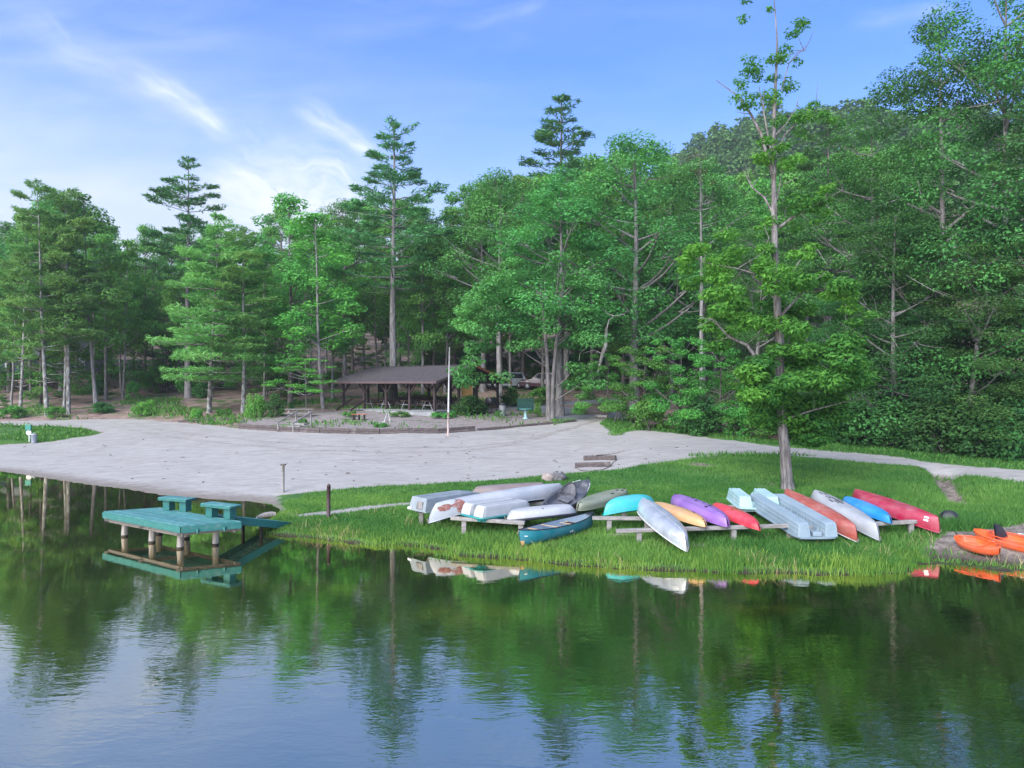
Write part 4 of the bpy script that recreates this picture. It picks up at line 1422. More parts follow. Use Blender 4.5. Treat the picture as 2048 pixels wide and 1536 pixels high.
def canoe(label, A, B, Bm, D, hm, gm, inv=True, roll=0.0, sh=0.13, inner=None, keel=None, thwarts=(), stem=0.2, rock=0.05, group=None, name='canoe', seats=(), endcap=None, q=0.8, pw=2.2, n1=2.7, gr=0.016):
    mw, L = placed(A, B, inv, roll)
    e = thing(name, None, label, 'canoe', group, mw=mw)
    V = hull_grid(L, Bm, D, sh, rock, stem, q=q, pw=pw, n1=n1)
    ns, m = V.shape[:2]
    mb = MB().add(V.reshape(-1, 3), grid_faces(ns, m))
    mb.build('hull', hm, e, True)
    I = V.copy()
    I[:, :, 1] *= 0.965
    I[:, :, 2] += 0.014
    I[:, 0, 2] -= 0.012
    I[:, -1, 2] -= 0.012
    I[:, :, 0] *= 0.995
    MB().add(I.reshape(-1, 3), grid_faces(ns, m, True)).build('hull_lining', inner or hm, e, True)
    for j in (0, m - 1):
        MB().tube([tuple(p) for p in V[:, j] + np.array([0, 0, 0.004])], gr, 6).build('gunwale', gm, e, True)
    if keel:
        P = V[2:-2, m // 2] + np.array([0, 0, -0.004])
        MB().tube([tuple(p) for p in P], 0.012, 6).build('keel_strip', keel, e, True)
    for f in thwarts:
        i = int((ns - 1) * f)
        y = V[i, 0, 1]
        MB().beam((V[i, 0, 0], -abs(y), V[i, 0, 2] - 0.02), (V[i, 0, 0], abs(y), V[i, 0, 2] - 0.02), 0.06, 0.022).build('thwart', M_WOODTRIM, e)
    for f in seats:
        i = int((ns - 1) * f)
        y = abs(V[i, 0, 1]) * 0.92
        sb = MB()
        for d in (-0.12, 0.12):
            sb.beam((V[i, 0, 0] + d, -y, V[i, 0, 2] - 0.09), (V[i, 0, 0] + d, y, V[i, 0, 2] - 0.09), 0.045, 0.022)
        s_ = sb.build('seat', M_WOODTRIM, e)
        MB().box((V[i, 0, 0], 0, V[i, 0, 2] - 0.086), (0.22, y * 1.3, 0.012)).build('woven_panel', M_DARK, s_)
    for i0, sg in ((0, 1), (ns - 1, -1)):
        ii = [i0 + sg * k for k in range(0, 7)]
        vs = [tuple(V[i, 0] + np.array([0, 0, 0.012])) for i in ii] + [tuple(V[i, m - 1] + np.array([0, 0, 0.012])) for i in reversed(ii)]
        MB().add(vs, [tuple(range(len(vs)))]).build('end_deck', gm, e)
    for sg, i_ in ((-1, 1), (1, ns - 2)):
        q_ = (V[i_, 0] + V[i_, -1]) / 2
        MB().tube([(q_[0], -0.02, q_[2]), (q_[0] + 0.05 * sg, -0.03, q_[2] - 0.06), (q_[0] + 0.07 * sg, 0.0, q_[2] - 0.14), (q_[0] + 0.03 * sg, 0.03, q_[2] - 0.05)], 0.008, 5).build('rope_loop', M_ROPE, e, True)
    if endcap:
        which, cm = endcap
        i0 = 0 if which == 'A' else ns - 5
        P = V[i0:i0 + 5, m // 2 - 5:m // 2 + 6].copy()
        P[:, :, 1] *= 1.25
        P[:, :, 2] -= 0.006
        P[:, :, 0] += (-0.008 if which == 'A' else 0.008)
        MB().add(P.reshape(-1, 3), grid_faces(5, 11)).build('stem_guard', cm, e, True)
    return e, V, L


def kayak(label, A, B, Bm, D, hm, inv=True, roll=0.0, sh=0.05, dh=0.10, rock=0.10, stem=0.22, groove=0.02, pw=2.0, q=0.75, n1=2.4, n2=2.4, well=None, holes=(), group=None, deckm=None, skid=True, well2=None, name='kayak', blunt=0.02):
    mw, L = placed(A, B, inv, roll)
    e = thing(name, None, label, 'kayak', group, mw=mw)
    V = hull_grid(L, Bm, D, sh, rock, stem, n1, n2, pw, q, 41, 21, blunt, groove)
    ns, m = V.shape[:2]
    mb = MB().add(V.reshape(-1, 3), grid_faces(ns, m))
    mb.build('hull', hm, e, True)
    K = np.zeros((ns, 19, 3))
    for i in range(ns):
        a, b = V[i, 0], V[i, -1]
        t = a[0] / (L / 2)
        for j in range(19):
            f = j / 18
            yf = 1 - 2 * f
            z = a[2] + dh * (1 - abs(t) ** 3) * max(0, 1 - abs(yf) ** 2.4) ** 0.7
            for wl in (well, well2):
                if wl:
                    x0, x1, dep, wf = wl
                    s_ = ss(t, x0 - 0.05, x0 + 0.03) * ss(t, x1 + 0.05, x1 - 0.03) * ss(abs(yf), wf + 0.12, wf - 0.02)
                    z -= dep * float(s_)
            K[i, j] = (a[0], a[1] * yf if a[1] else 0, z)
    MB().add(K.reshape(-1, 3), grid_faces(ns, 19, True)).build('deck', deckm or hm, e, True)
    MB().tube([tuple(p) for p in V[:, 0]] + [tuple(p) for p in V[::-1, -1]], 0.011, 6).build('seam_rim', hm, e, True)
    for wl in (well,):
        if wl:
            x0, x1, dep, wf = wl
            pts = []
            for k in range(29):
                an = 2 * math.pi * k / 28
                tx = (x0 + x1) / 2 + (x1 - x0) / 2 * 1.02 * math.copysign(abs(math.cos(an)) ** 0.8, math.cos(an))
                i = int(np.argmin(np.abs(V[:, 0, 0] - tx * L / 2)))
                yy = abs(V[i, 0, 1]) * (wf + 0.04) * math.copysign(abs(math.sin(an)) ** 0.7, math.sin(an))
                pts.append((tx * L / 2, yy, V[i, 0, 2] + dh * (1 - abs(tx) ** 3) * 0.9 + 0.01))
            MB().tube(pts, 0.015, 6, False).build('cockpit_rim', deckm or hm, e, True)
    for sg, i_ in ((-1, 2), (1, ns - 3)):
        px_ = V[i_, m // 2] if inv else (V[i_, 0] + V[i_, -1]) / 2 + np.array([0, 0, dh * 0.4])
        dz_ = -0.012 if inv else 0.03
        MB().tube([(px_[0] - 0.07 * sg, -0.03, px_[2] + dz_), (px_[0] + 0.01 * sg, 0, px_[2] + dz_ * 2.6), (px_[0] - 0.07 * sg, 0.03, px_[2] + dz_)], 0.011, 6).build('carry_handle', M_DARK, e, True)
    for tx, yf in holes:
        i = int(np.argmin(np.abs(V[:, 0, 0] - tx * L / 2)))
        j = int(np.argmin(np.abs(V[i, :, 1] - yf * Bm / 2)))
        p = V[i, j]
        MB().box((p[0], p[1], p[2] - 0.001), (0.13, 0.075, 0.016), None, 0.004).build('scupper_hole', M_HOLE, e)
    return e, V, L


def mark(parent, V, tx, jf, pieces, L, name='lettering', m=None, outward=0.006):
    """small flat print lying on a hull: pieces are (along, across, length, width)"""
    i = int(np.argmin(np.abs(V[:, V.shape[1] // 4, 0] - tx * L / 2)))
    j = int(jf * (V.shape[1] - 1))
    j = min(max(j, 1), V.shape[1] - 2)
    i = min(max(i, 1), V.shape[0] - 2)
    p = Vector(V[i, j])
    ex = (Vector(V[i + 1, j]) - Vector(V[i - 1, j])).normalized()
    ey = (Vector(V[i, j + 1]) - Vector(V[i, j - 1])).normalized()
    nz = ey.cross(ex).normalized()
    if nz.dot(p - Vector((p[0], 0, 0.1 - 0.3))) < 0:
        nz = -nz
    ey = nz.cross(ex)
    rot = Matrix((ex, ey, nz)).transposed()
    mb = MB()
    for a, c, l_, w_ in pieces:
        mb.box(p + ex * a + ey * c + nz * outward, (l_, w_, 0.006), rot, 0.001)
    return mb.build(name, m or M_MARK, parent)


BOATS = 'boats stored on the low racks by the lake'
C_WHITE = mat('white_canoe_paint', (0.38, 0.40, 0.425), (0.30, 0.325, 0.36), 1.2, 0.42, 0.1, 16, dirt=(0.30, 0.34, 0.38), dirt_amt=0.25, dirt_scale=1.1)
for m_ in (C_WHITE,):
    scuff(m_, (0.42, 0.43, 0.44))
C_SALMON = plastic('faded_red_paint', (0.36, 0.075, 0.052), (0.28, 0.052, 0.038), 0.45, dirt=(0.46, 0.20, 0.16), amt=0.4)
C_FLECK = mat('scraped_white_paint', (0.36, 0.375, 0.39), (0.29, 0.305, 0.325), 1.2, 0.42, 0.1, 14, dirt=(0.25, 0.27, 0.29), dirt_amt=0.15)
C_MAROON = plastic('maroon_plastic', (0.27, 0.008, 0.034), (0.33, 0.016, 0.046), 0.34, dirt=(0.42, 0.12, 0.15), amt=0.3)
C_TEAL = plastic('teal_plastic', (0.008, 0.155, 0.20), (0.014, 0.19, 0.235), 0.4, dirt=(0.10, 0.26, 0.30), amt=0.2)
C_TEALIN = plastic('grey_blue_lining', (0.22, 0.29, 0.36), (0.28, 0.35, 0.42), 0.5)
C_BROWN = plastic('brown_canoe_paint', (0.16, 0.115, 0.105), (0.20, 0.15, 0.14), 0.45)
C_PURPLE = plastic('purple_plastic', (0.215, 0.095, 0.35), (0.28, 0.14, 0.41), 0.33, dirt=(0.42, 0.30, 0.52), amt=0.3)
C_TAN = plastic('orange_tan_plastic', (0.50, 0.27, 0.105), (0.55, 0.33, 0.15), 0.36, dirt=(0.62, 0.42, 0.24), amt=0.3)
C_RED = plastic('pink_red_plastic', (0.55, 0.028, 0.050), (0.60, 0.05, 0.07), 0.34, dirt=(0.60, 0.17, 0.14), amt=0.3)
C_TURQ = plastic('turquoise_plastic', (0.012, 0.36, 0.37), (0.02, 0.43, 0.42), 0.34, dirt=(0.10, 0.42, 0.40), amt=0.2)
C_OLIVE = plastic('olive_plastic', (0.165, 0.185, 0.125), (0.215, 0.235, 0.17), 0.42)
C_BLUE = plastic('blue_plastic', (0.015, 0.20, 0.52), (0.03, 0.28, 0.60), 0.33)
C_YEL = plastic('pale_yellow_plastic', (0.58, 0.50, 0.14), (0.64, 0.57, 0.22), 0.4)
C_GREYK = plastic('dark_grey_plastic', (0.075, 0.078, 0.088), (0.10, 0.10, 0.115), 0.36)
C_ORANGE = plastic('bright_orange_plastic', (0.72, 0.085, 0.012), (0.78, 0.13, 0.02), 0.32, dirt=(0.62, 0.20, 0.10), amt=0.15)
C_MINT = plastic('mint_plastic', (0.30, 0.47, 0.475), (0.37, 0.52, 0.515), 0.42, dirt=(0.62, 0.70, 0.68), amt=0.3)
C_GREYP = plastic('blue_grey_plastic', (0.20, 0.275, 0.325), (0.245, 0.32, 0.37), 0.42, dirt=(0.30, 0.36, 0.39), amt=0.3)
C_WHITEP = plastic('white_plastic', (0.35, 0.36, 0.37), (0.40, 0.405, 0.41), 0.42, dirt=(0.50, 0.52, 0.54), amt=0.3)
M_RUST = mat('reddish_brown_patch', (0.20, 0.075, 0.06), (0.34, 0.20, 0.18), 9, 0.8, 0.3, 12, lo=0.45, hi=0.6)

# racks of weathered timber that carry the boats
M_WEATHERED = mat('weathered_timber', (0.30, 0.285, 0.27), (0.20, 0.185, 0.172), 4, 0.85, 0.5, 8, stretch=(0.6, 5, 5), dirt=(0.13, 0.115, 0.10), dirt_amt=0.25)


def rack(label, a, b, legs, tb=0.11, lw=0.15):
    a, b = Vector(a), Vector(b)
    mid = (a + b) / 2
    e = thing('boat_rack', (mid.x, mid.y, float(terr(mid.x, mid.y))), label, 'boat rack', 'low timber racks under the boats')
    o = e.location
    n = max(1, int((b - a).length / 3.0 + 0.4))
    for i in range(n):
        p, q = a.lerp(b, i / n), a.lerp(b, (i + 1) / n)
        d = (q - p).normalized() * 0.004
        MB().beam(p + d - o, q - d - o, 0.15, tb, ch=0.012).build('rail', M_WEATHERED, e)
    for f in legs:
        p = a.lerp(b, f)
        g = float(terr(p.x, p.y)) - 0.25
        top = p.z - tb / 2 - 0.003
        MB().box((p.x - o.x, p.y - o.y + 0.03, (g + top) / 2 - o.z), (lw, 0.13, top - g), None, 0.012).build('leg', M_WEATHERED, e)
    return e


rack('front rail of the left rack under the white boats', PZ(902, 1036, 0.73), PZ(1050, 1046, 0.70), (0.18, 0.945))
rack('rear rail of the left rack under the long white canoe', (-3.25, 23.9, 0.74), (2.2, 25.5, 0.80), (0.035, 0.14, 0.5, 0.96))
rack('short rail under the turquoise kayak', PZ(1184, 1036, 0.72), PZ(1300, 1037, 0.74), (0.30, 0.95))
rack('long front rail under the orange, purple and red kayaks', PZ(1232, 1062, 0.62), PZ(1585, 1051, 0.72), (0.13, 0.665, 0.985))
rack('rear rail of the middle rack behind the kayaks', (3.6, 23.9, 0.78), (9.6, 24.6, 0.80), (0.03, 0.4, 0.97))
rack('right rail under the blue kayak and maroon canoe', PZ(1600, 1056, 0.62), PZ(1832, 1043, 0.70), (0.1, 0.55, 0.96))

# long white canoe with brown patches
e, V, L = canoe('long white canoe lying upside down with reddish brown patches near its bow', PZ(857, 1046, 0.55), PZ(1134, 997, 0.78), 0.86, 0.40, C_WHITE, M_ALU, True, 0.0, 0.27, stem=0.30, rock=0.08, group=BOATS)
jn = V.shape[1]
for (tx, jf, rx, ry) in ((-0.80, 0.22, 0.20, 0.085), (-0.70, 0.22, 0.09, 0.05), (-0.635, 0.22, 0.17, 0.20)):
    i = int(np.argmin(np.abs(V[:, jn // 2, 0] - tx * L / 2)))
    pts = []
    g = np.random.default_rng(int(100 + tx * -100))
    # patch that follows the hull: resample the hull grid near (i, jf)
    NI, NJ = 9, 9
    P = np.zeros((NI, NJ, 3))
    for a in range(NI):
        for b in range(NJ):
            u_, v_ = (a / (NI - 1) - .5) * 2, (b / (NJ - 1) - .5) * 2
            r_ = math.hypot(u_, v_)
            sc_ = (1.0 / max(1.0, r_ / max(abs(u_), abs(v_), 1e-3))) * (1 + 0.1 * math.sin(5 * math.atan2(v_, u_) + a))
            xx = tx * L / 2 + u_ * rx * sc_
            ff = np.interp(xx, V[:, jn // 2, 0], np.arange(V.shape[0]))
            jj = jf * (jn - 1) + v_ * ry * sc_ * 18
            i0, j0 = int(np.clip(ff, 0, V.shape[0] - 2)), int(np.clip(jj, 0, jn - 2))
            fa, fb = ff - i0, jj - j0
            q_ = (V[i0, j0] * (1 - fa) * (1 - fb) + V[i0 + 1, j0] * fa * (1 - fb) + V[i0, j0 + 1] * (1 - fa) * fb + V[i0 + 1, j0 + 1] * fa * fb)
            P[a, b] = q_ + np.array([0, 0.012 * np.sign(q_[1]), -0.006])
    MB().add(P.reshape(-1, 3), grid_faces(NI, NJ)).build('brown_patch', M_RUST, e, True)
i = int(np.argmin(np.abs(V[:, jn // 2, 0] + 0.66 * L / 2)))
MB().tube([tuple(V[i, j] + np.array([0, 0.006 * np.sign(V[i, j, 1]), -0.008])) for j in range(2, jn - 2)], 0.008, 5).build('tie_cord', M_BARK_DARK, e, True)

canoe('brown canoe overturned behind the long white canoe', PZ(938, 995, 0.78), PZ(1100, 984, 0.86), 0.9, 0.36, C_BROWN, C_BROWN, True, 0.0, 0.05, rock=0.03, stem=0.35, group=BOATS)
kayak('pale yellow kayak end poking out behind the brown canoe', PZ(1040, 994, 0.90), PZ(1112, 982, 0.98), 0.62, 0.22, C_YEL, True, group=BOATS)
kayak('blue kayak mostly hidden behind the dark grey kayak', PZ(1060, 1004, 0.80), PZ(1136, 991, 0.86), 0.6, 0.22, C_BLUE, True, group=BOATS)
e, V, L = canoe('silver aluminium canoe lying upside down with its nose in the grass', PZ(1374, 1103, 0.36), PZ(1278, 1017, 0.86), 0.90, 0.34, M_ALU, M_TRIMWHITE, True, 0.0, 0.17, stem=0.26, rock=0.08, group=BOATS, keel=M_ALU)
mark(e, V, -0.80, 0.80, [(-0.12 + 0.055 * k, 0.01 * (k % 2), 0.03, 0.07) for k in range(5)], L)
canoe('faded salmon red canoe overturned in front of the lone tree', PZ(1715, 1084, 0.36), PZ(1566, 1000, 0.84), 0.88, 0.36, C_SALMON, M_TRIMWHITE, True, 0.0, 0.14, stem=0.16, rock=0.05, group=BOATS, keel=C_SALMON)
e, V, L = canoe('scraped white canoe with dark flecks overturned between the salmon canoe and the blue kayak', PZ(1759, 1081, 0.36), PZ(1622, 1000, 0.84), 0.86, 0.36, C_FLECK, M_ALU, True, 0.0, 0.14, stem=0.24, rock=0.06, group=BOATS)
M_FLECK = mat('dark_worn_fleck', (0.07, 0.07, 0.075), (0.13, 0.13, 0.135), 9, 0.7)
g = np.random.default_rng(8)
for k in range(14):
    mark(e, V, g.uniform(0.0, 0.6), g.uniform(0.42, 0.66), [(0, 0, g.uniform(0.2, 0.5), g.uniform(0.03, 0.07)), (g.uniform(-.1, .1), g.uniform(-.06, .06), g.uniform(0.06, 0.18), 0.03)], L, 'worn_fleck', M_FLECK, 0.004)
e, V, L = canoe('glossy maroon canoe overturned at the right end of the row with two white stickers', PZ(1879, 1066, 0.44), PZ(1703, 1003, 0.86), 0.92, 0.40, C_MAROON, C_MAROON, True, 0.0, 0.12, stem=0.10, rock=0.05, group=BOATS, keel=C_MAROON)
mark(e, V, -0.80, 0.78, [(0, -0.045, 0.13, 0.05), (-0.01, 0.045, 0.13, 0.05)], L, 'sticker')
e, V, L = canoe('open teal canoe sitting upright in the grass with wooden thwarts', PZ(1037, 1060, 0.74), PZ(1186, 1024, 0.84), 0.84, 0.42, C_TEAL, M_DARK, False, R(-2), 0.10, inner=C_TEALIN, thwarts=(0.30, 0.47), stem=0.10, rock=0.05, seats=(0.62,), endcap=('A', C_TAN), group=BOATS)
mark(e, V, 0.12, 0.88, [(0, 0, 0.05, 0.06), (0.09, 0.005, 0.05, 0.075)], L)
mark(e, V, -0.9, 0.90, [(0, 0, 0.10, 0.025)], L, 'maker_plate')

# kayaks
kayak('turquoise kayak overturned on the short rail', PZ(1206, 1031, 0.80), PZ(1312, 1016, 0.84), 0.74, 0.42, C_TURQ, True, 0.0, 0.12, rock=0.30, stem=0.10, groove=0.03, q=0.9, group=BOATS)
kayak('pale orange kayak overturned between the silver canoe and the purple kayak', PZ(1412, 1054, 0.76), PZ(1302, 1014, 0.86), 0.74, 0.26, C_TAN, True, 0.0, 0.04, rock=0.13, stem=0.12, groove=0.022, q=0.6, group=BOATS, holes=((-0.45, 0.3), (0.3, 0.3)))
kayak('purple kayak overturned with dark scupper holes', PZ(1456, 1054, 0.76), PZ(1346, 1002, 0.86), 0.92, 0.32, C_PURPLE, True, 0.0, 0.05, rock=0.12, stem=0.12, groove=0.035, q=0.62, group=BOATS, holes=((-0.2, 0.36), (-0.32, 0.2), (0.0, 0.3), (0.05, -0.1), (-0.38, -0.2), (0.3, 0.25)))
e, V, L = kayak('pinkish red kayak overturned beside the purple one, its nose on the front rail', PZ(1520, 1061, 0.70), PZ(1424, 1016, 0.84), 0.70, 0.26, C_RED, True, 0.0, 0.04, rock=0.10, stem=0.2, groove=0.02, q=0.8, group=BOATS)
M_STRAP = mat('orange_brown_strap', (0.42, 0.12, 0.02), (0.25, 0.07, 0.02), 9, 0.8)
for tx, jf, l_, w_ in ((0.05, 0.46, 0.34, 0.05), (-0.06, 0.52, 0.26, 0.05), (-0.2, 0.50, 0.22, 0.045), (0.02, 0.56, 0.12, 0.09)):
    mark(e, V, tx, jf, [(0, 0, l_, w_)], L, 'strap', M_STRAP, 0.008)
kayak('olive kayak overturned with its blunt end beside the teal canoe', PZ(1155, 1021, 0.80), PZ(1252, 990, 0.98), 0.76, 0.26, C_OLIVE, True, R(6), 0.03, rock=0.05, stem=0.08, groove=0.0, q=0.5, n1=4, n2=4, group=BOATS, holes=((0.2, 0.2), (0.6, 0.1), (0.72, 0.3)))
kayak('small red kayak lying under the olive kayak', PZ(1112, 1024, 0.62), PZ(1190, 1008, 0.70), 0.6, 0.2, C_RED, True, group=BOATS)
kayak('bright blue kayak overturned between the white flecked canoe and the maroon canoe', PZ(1783, 1047, 0.74), PZ(1686, 1003, 0.86), 0.68, 0.26, C_BLUE, True, 0.0, 0.04, rock=0.10, stem=0.16, groove=0.02, q=0.75, group=BOATS)

# the upright dark grey kayak leaning on the white canoe
e, V, L = kayak('dark grey fishing kayak lying upright with a high backed seat, nose raised', PZ(1083, 1022, 0.98), PZ(1178, 959, 1.50), 0.94, 0.32, C_GREYK, False, R(15), 0.08, dh=0.07, rock=0.10, stem=0.10, groove=0.0, q=0.85, well=(-0.75, 0.08, 0.22, 0.72), well2=(0.30, 0.80, 0.20, 0.66), group=BOATS)
M_SEATG = mat('grey_seat_fabric', (0.14, 0.14, 0.155), (0.10, 0.10, 0.115), 12, 0.85, 0.3)
sb = MB()
P = np.zeros((7, 9, 3))
for a in range(7):
    for b in range(9):
        v_ = b / 8 * 2 - 1
        P[a, b] = (0.10 - 0.10 * (v_ ** 2) * 1.6 + 0.10 * a / 6, v_ * 0.27 * (1 - 0.25 * (a / 6) ** 3), 0.02 + 0.42 * a / 6 * (1 - 0.28 * abs(v_) ** 3))
Pb = P + np.array([0.035, 0, 0])
st = MB().add(P.reshape(-1, 3), grid_faces(7, 9)).add(Pb.reshape(-1, 3), grid_faces(7, 9, True)).build('seat_back', M_SEATG, e, True)
st.location = (0.04 * L, 0, -0.13)
MB().tube([tuple(P[a, 0]) for a in range(7)] + [tuple(P[6, b]) for b in range(1, 9)] + [tuple(P[a, 8]) for a in range(5, -1, -1)], 0.022, 6).build('seat_edge', M_DARK, st, True)
sc_ = MB().box((0, 0, 0), (0.40, 0.42, 0.05), None, 0.02).build('seat_cushion', M_SEATG, e)
sc_.location = (-0.02 * L, 0, -0.16)
for sg in (-1, 1):
    for f0, f1 in ((0.34, 0.5), (0.52, 0.68)):
        ii = [int((V.shape[0] - 1) * (0.5 + f / 2 * 0.9)) for f in np.linspace(f0, f1, 4)]
        j = 0 if sg > 0 else V.shape[1] - 1
        MB().tube([tuple(V[i, j] + np.array([0, 0, 0.05])) for i in ii], 0.013, 6).build('side_rail', M_TRIMWHITE, e, True)
mark(e, V, 0.50, 0.88, [(-0.16 + 0.055 * k, 0.012 * ((k * 7) % 3 - 1), 0.036, 0.05) for k in range(7)], L)
MB().box((0.86 * L / 2, 0, 0.005), (0.05, 0.04, 0.02), None, 0.004).build('tow_hole', M_HOLE, e)

# small white dinghy, bottom up, at the front of the left rack
e, V, L = canoe('small white dinghy overturned with a dark rim in front of the dark grey kayak', PZ(1013, 1041, 0.70), PZ(1152, 1026, 0.78), 0.86, 0.27, C_WHITEP, M_DARK, True, 0.0, 0.06, stem=0.22, rock=0.05, group=BOATS, name='dinghy', q=0.55, n1=3.6, gr=0.045)
e['category'] = 'dinghy'


# orange kayaks drawn up on the mud
e, V, L = kayak('small open orange kayak resting on the mud', PZ(1911, 1071, 0.52), PZ(1999, 1096, 0.46), 0.66, 0.24, C_ORANGE, False, R(15), 0.05, dh=0.05, rock=0.08, stem=0.06, groove=0, q=0.6, well=(-0.80, 0.42, 0.19, 0.74), group='orange kayaks drawn up on the mud')
sb = MB().box((-0.14 * L, 0, -0.17), (0.34, 0.32, 0.05), None, 0.02)
sb.box((0.06 * L, 0, -0.15), (0.05, 0.36, 0.05), None, 0.015)
sb.build('moulded_seat', C_ORANGE, e)
e, V, L = kayak('larger orange kayak with a black seat back beside the small one', PZ(1948, 1058, 0.58), PZ(2125, 1100, 0.44), 0.78, 0.28, C_ORANGE, False, R(9), 0.05, dh=0.08, rock=0.08, stem=0.08, groove=0, q=0.62, well=(-0.62, 0.30, 0.20, 0.70), group='orange kayaks drawn up on the mud')
st = MB()
P = np.zeros((6, 7, 3))
for a in range(6):
    for b in range(7):
        v_ = b / 6 * 2 - 1
        P[a, b] = (-0.12 * a / 5 + 0.07 * v_ * v_, v_ * 0.25 * (1 - 0.45 * (a / 5) ** 2), 0.40 * a / 5 * (1 - 0.2 * abs(v_) ** 2))
st.add(P.reshape(-1, 3), grid_faces(6, 7)).add((P + np.array([-0.04, 0, 0])).reshape(-1, 3), grid_faces(6, 7, True))
so = st.build('seat_back', M_DARK, e, True)
so.location = (-0.36 * L / 2 * 1.0, 0, -0.08)
MB().tube([(-0.1, 0.28, 0.06), (0.02, 0.29, 0.08), (0.12, 0.29, 0.06)], 0.014, 6).build('side_handle', M_TRIMWHITE, e, True)
mark(e, V, -0.35, 0.90, [(0, 0, 0.16, 0.13)], L, 'sticker')

# black tub half hidden in the grass
p = G(1899, 1047)
e = thing('black_tub', p + Vector((0, 0, 0.12)), 'black plastic tub tipped over in the grass beside the maroon canoe', 'tub')
e.rotation_euler = (R(62), R(20), R(-35))
MB().lathe([(0.02, 0.30), (0.22, 0.30), (0.25, 0.27), (0.31, 0.0), (0.33, -0.02), (0.33, 0.0), (0.30, 0.02), (0.235, 0.255), (0.02, 0.27)], 20).build('tub_body', M_DARK, e, True)
MB().tube([(0.32 * math.cos(a), 0.32 * math.sin(a), -0.01) for a in np.linspace(0, 2 * math.pi, 21)], 0.016, 6, False).build('rolled_rim', M_DARK, e, True)


# ------------------------------------------------------------------ pedal boats and the jon boat
SEC = [(1.0, 0.0), (0.985, 0.30), (0.94, 0.335), (0.925, 0.62), (0.875, 0.655), (0.85, 0.90), (0.76, 1.0), (0.56, 1.0), (0.50, 0.955), (0.34, 0.955), (0.28, 1.0), (0.06, 1.0), (0.0, 0.965)]
SEC_PLAIN = [(1.0, 0.0), (0.98, 0.30), (0.955, 0.5), (0.93, 0.75), (0.88, 0.93), (0.76, 1.0), (0.56, 1.0), (0.5, 1.0), (0.34, 1.0), (0.28, 1.0), (0.06, 1.0), (0.0, 1.0)]


def pontoon(L, W, Hh, sec, y0, front=0.25, back=0.12):
    full = [(a, b) for a, b in sec] + [(-a, b) for a, b in reversed(sec[:-1])]
    xs = [-1, -0.985, -0.95, -0.86, -0.6, 0, 0.6, 0.86, 0.95, 0.985, 1]
    V = []
    for x in xs:
        ax = abs(x)
        sw = 1 - 0.10 * ss(ax, 0.8, 1.0) - (0.10 if ax == 1 else 0)
        tp = front if x < 0 else back
        for a, b in full:
            hz = Hh * (1 - (0.10 if ax > 0.98 else 0.03 if ax > 0.94 else 0))
            V.append((x * L / 2 - math.copysign(tp * b * ss(ax, 0.7, 1.0), x), y0 + a * W / 2 * sw, -b * hz))
    m = len(full)
    fs = grid_faces(len(xs), m)
    mb = MB().add(V, fs)
    mb.f.append(tuple(range(m)))
    mb.f.append(tuple((len(xs) - 1) * m + k for k in reversed(range(m))))
    return mb


def pedal_boat(label, A, B, Wd, pw_, Hh, m1, m2, sec, roll=0.0, ribs=8, front=0.25, back=0.12, group=None):
    mw, L = placed(A, B, True, roll)
    e = thing('pedal_boat', None, label, 'pedal boat', group, mw=mw)
    for sg in (-1, 1):
        pontoon(L, pw_, Hh, sec, sg * (Wd - pw_) / 2, front, back).build('pontoon', m1, e)
    rim = []
    N = 64
    for k in range(N):
        an = 2 * math.pi * k / N
        cx, cy = math.cos(an), math.sin(an)
        x = (L / 2 + 0.07) * math.copysign(abs(cx) ** 0.3, cx)
        y = (Wd / 2 + 0.06) * math.copysign(abs(cy) ** 0.3, cy)
        rim.append((x, y))
    MB().prism(rim, 0.035, 'XY', 0.022).build('rim', m2, e)
    inner = [(a * 0.93, b * 0.90) for a, b in rim]
    mb = MB()
    vs = []
    for s_, z in ((inner, 0.04), ([(a * 0.95, b * 0.9) for a, b in inner], 0.14)):
        vs += [(a, b, z + (0.025 * math.sin(k * 0.9) if z > 0.1 else 0)) for k, (a, b) in enumerate(s_)]
    fs = [(k, (k + 1) % N, N + (k + 1) % N, N + k) for k in range(N)] + [tuple(range(N, 2 * N))]
    mb.add(vs, fs).build('deck_pan', m2, e)
    gap = Wd - 2 * pw_
    if gap > 0.1:
        for k in range(ribs):
            x = -L / 2 * 0.82 + L * 0.82 * k / (ribs - 1)
            for sg in (-1, 1):
                MB().add([(x, sg * gap / 2, 0.0), (x, sg * gap / 2, -Hh * 0.62), (x, sg * gap / 2 * 0.35, -0.02), (x + 0.03, sg * gap / 2, 0.0), (x + 0.03, sg * gap / 2, -Hh * 0.62), (x + 0.03, sg * gap / 2 * 0.35, -0.02)],
                         [(0, 1, 2), (5, 4, 3), (0, 3, 4, 1), (1, 4, 5, 2), (2, 5, 3, 0)]).build('rib', m1, e)
    return e, L


e, L = pedal_boat('blue grey pedal boat upside down showing two ribbed pontoons', PZ(1637, 1074, 0.52), PZ(1527, 1006, 0.86), 1.24, 0.42, 0.40, C_GREYP, C_GREYP, SEC, group=BOATS, front=0.06, back=0.16)
MB().box((-L / 2 + 0.16, 0, -0.06), (0.26, 0.26, 0.12), None, 0.02).build('drive_housing', C_GREYP, e)
MB().tube([(L / 2 - 0.02, -0.52, 0.04), (L / 2 + 0.10, -0.50, 0.02), (L / 2 + 0.16, -0.40, 0.03)], 0.016, 6).build('rope_loop', M_DARK, e, True)
e, L = pedal_boat('mint green pedal boat upside down behind the blue grey one', PZ(1520, 1016, 0.84), PZ(1491, 994, 0.90), 1.36, 0.47, 0.36, C_MINT, C_MINT, SEC, group=BOATS, front=0.1, back=0.12, ribs=4)
MB().box((-L * 0.1, 0.0, -0.08), (0.5, 0.40, 0.16), None, 0.02).build('drive_housing', C_GREYP, e)
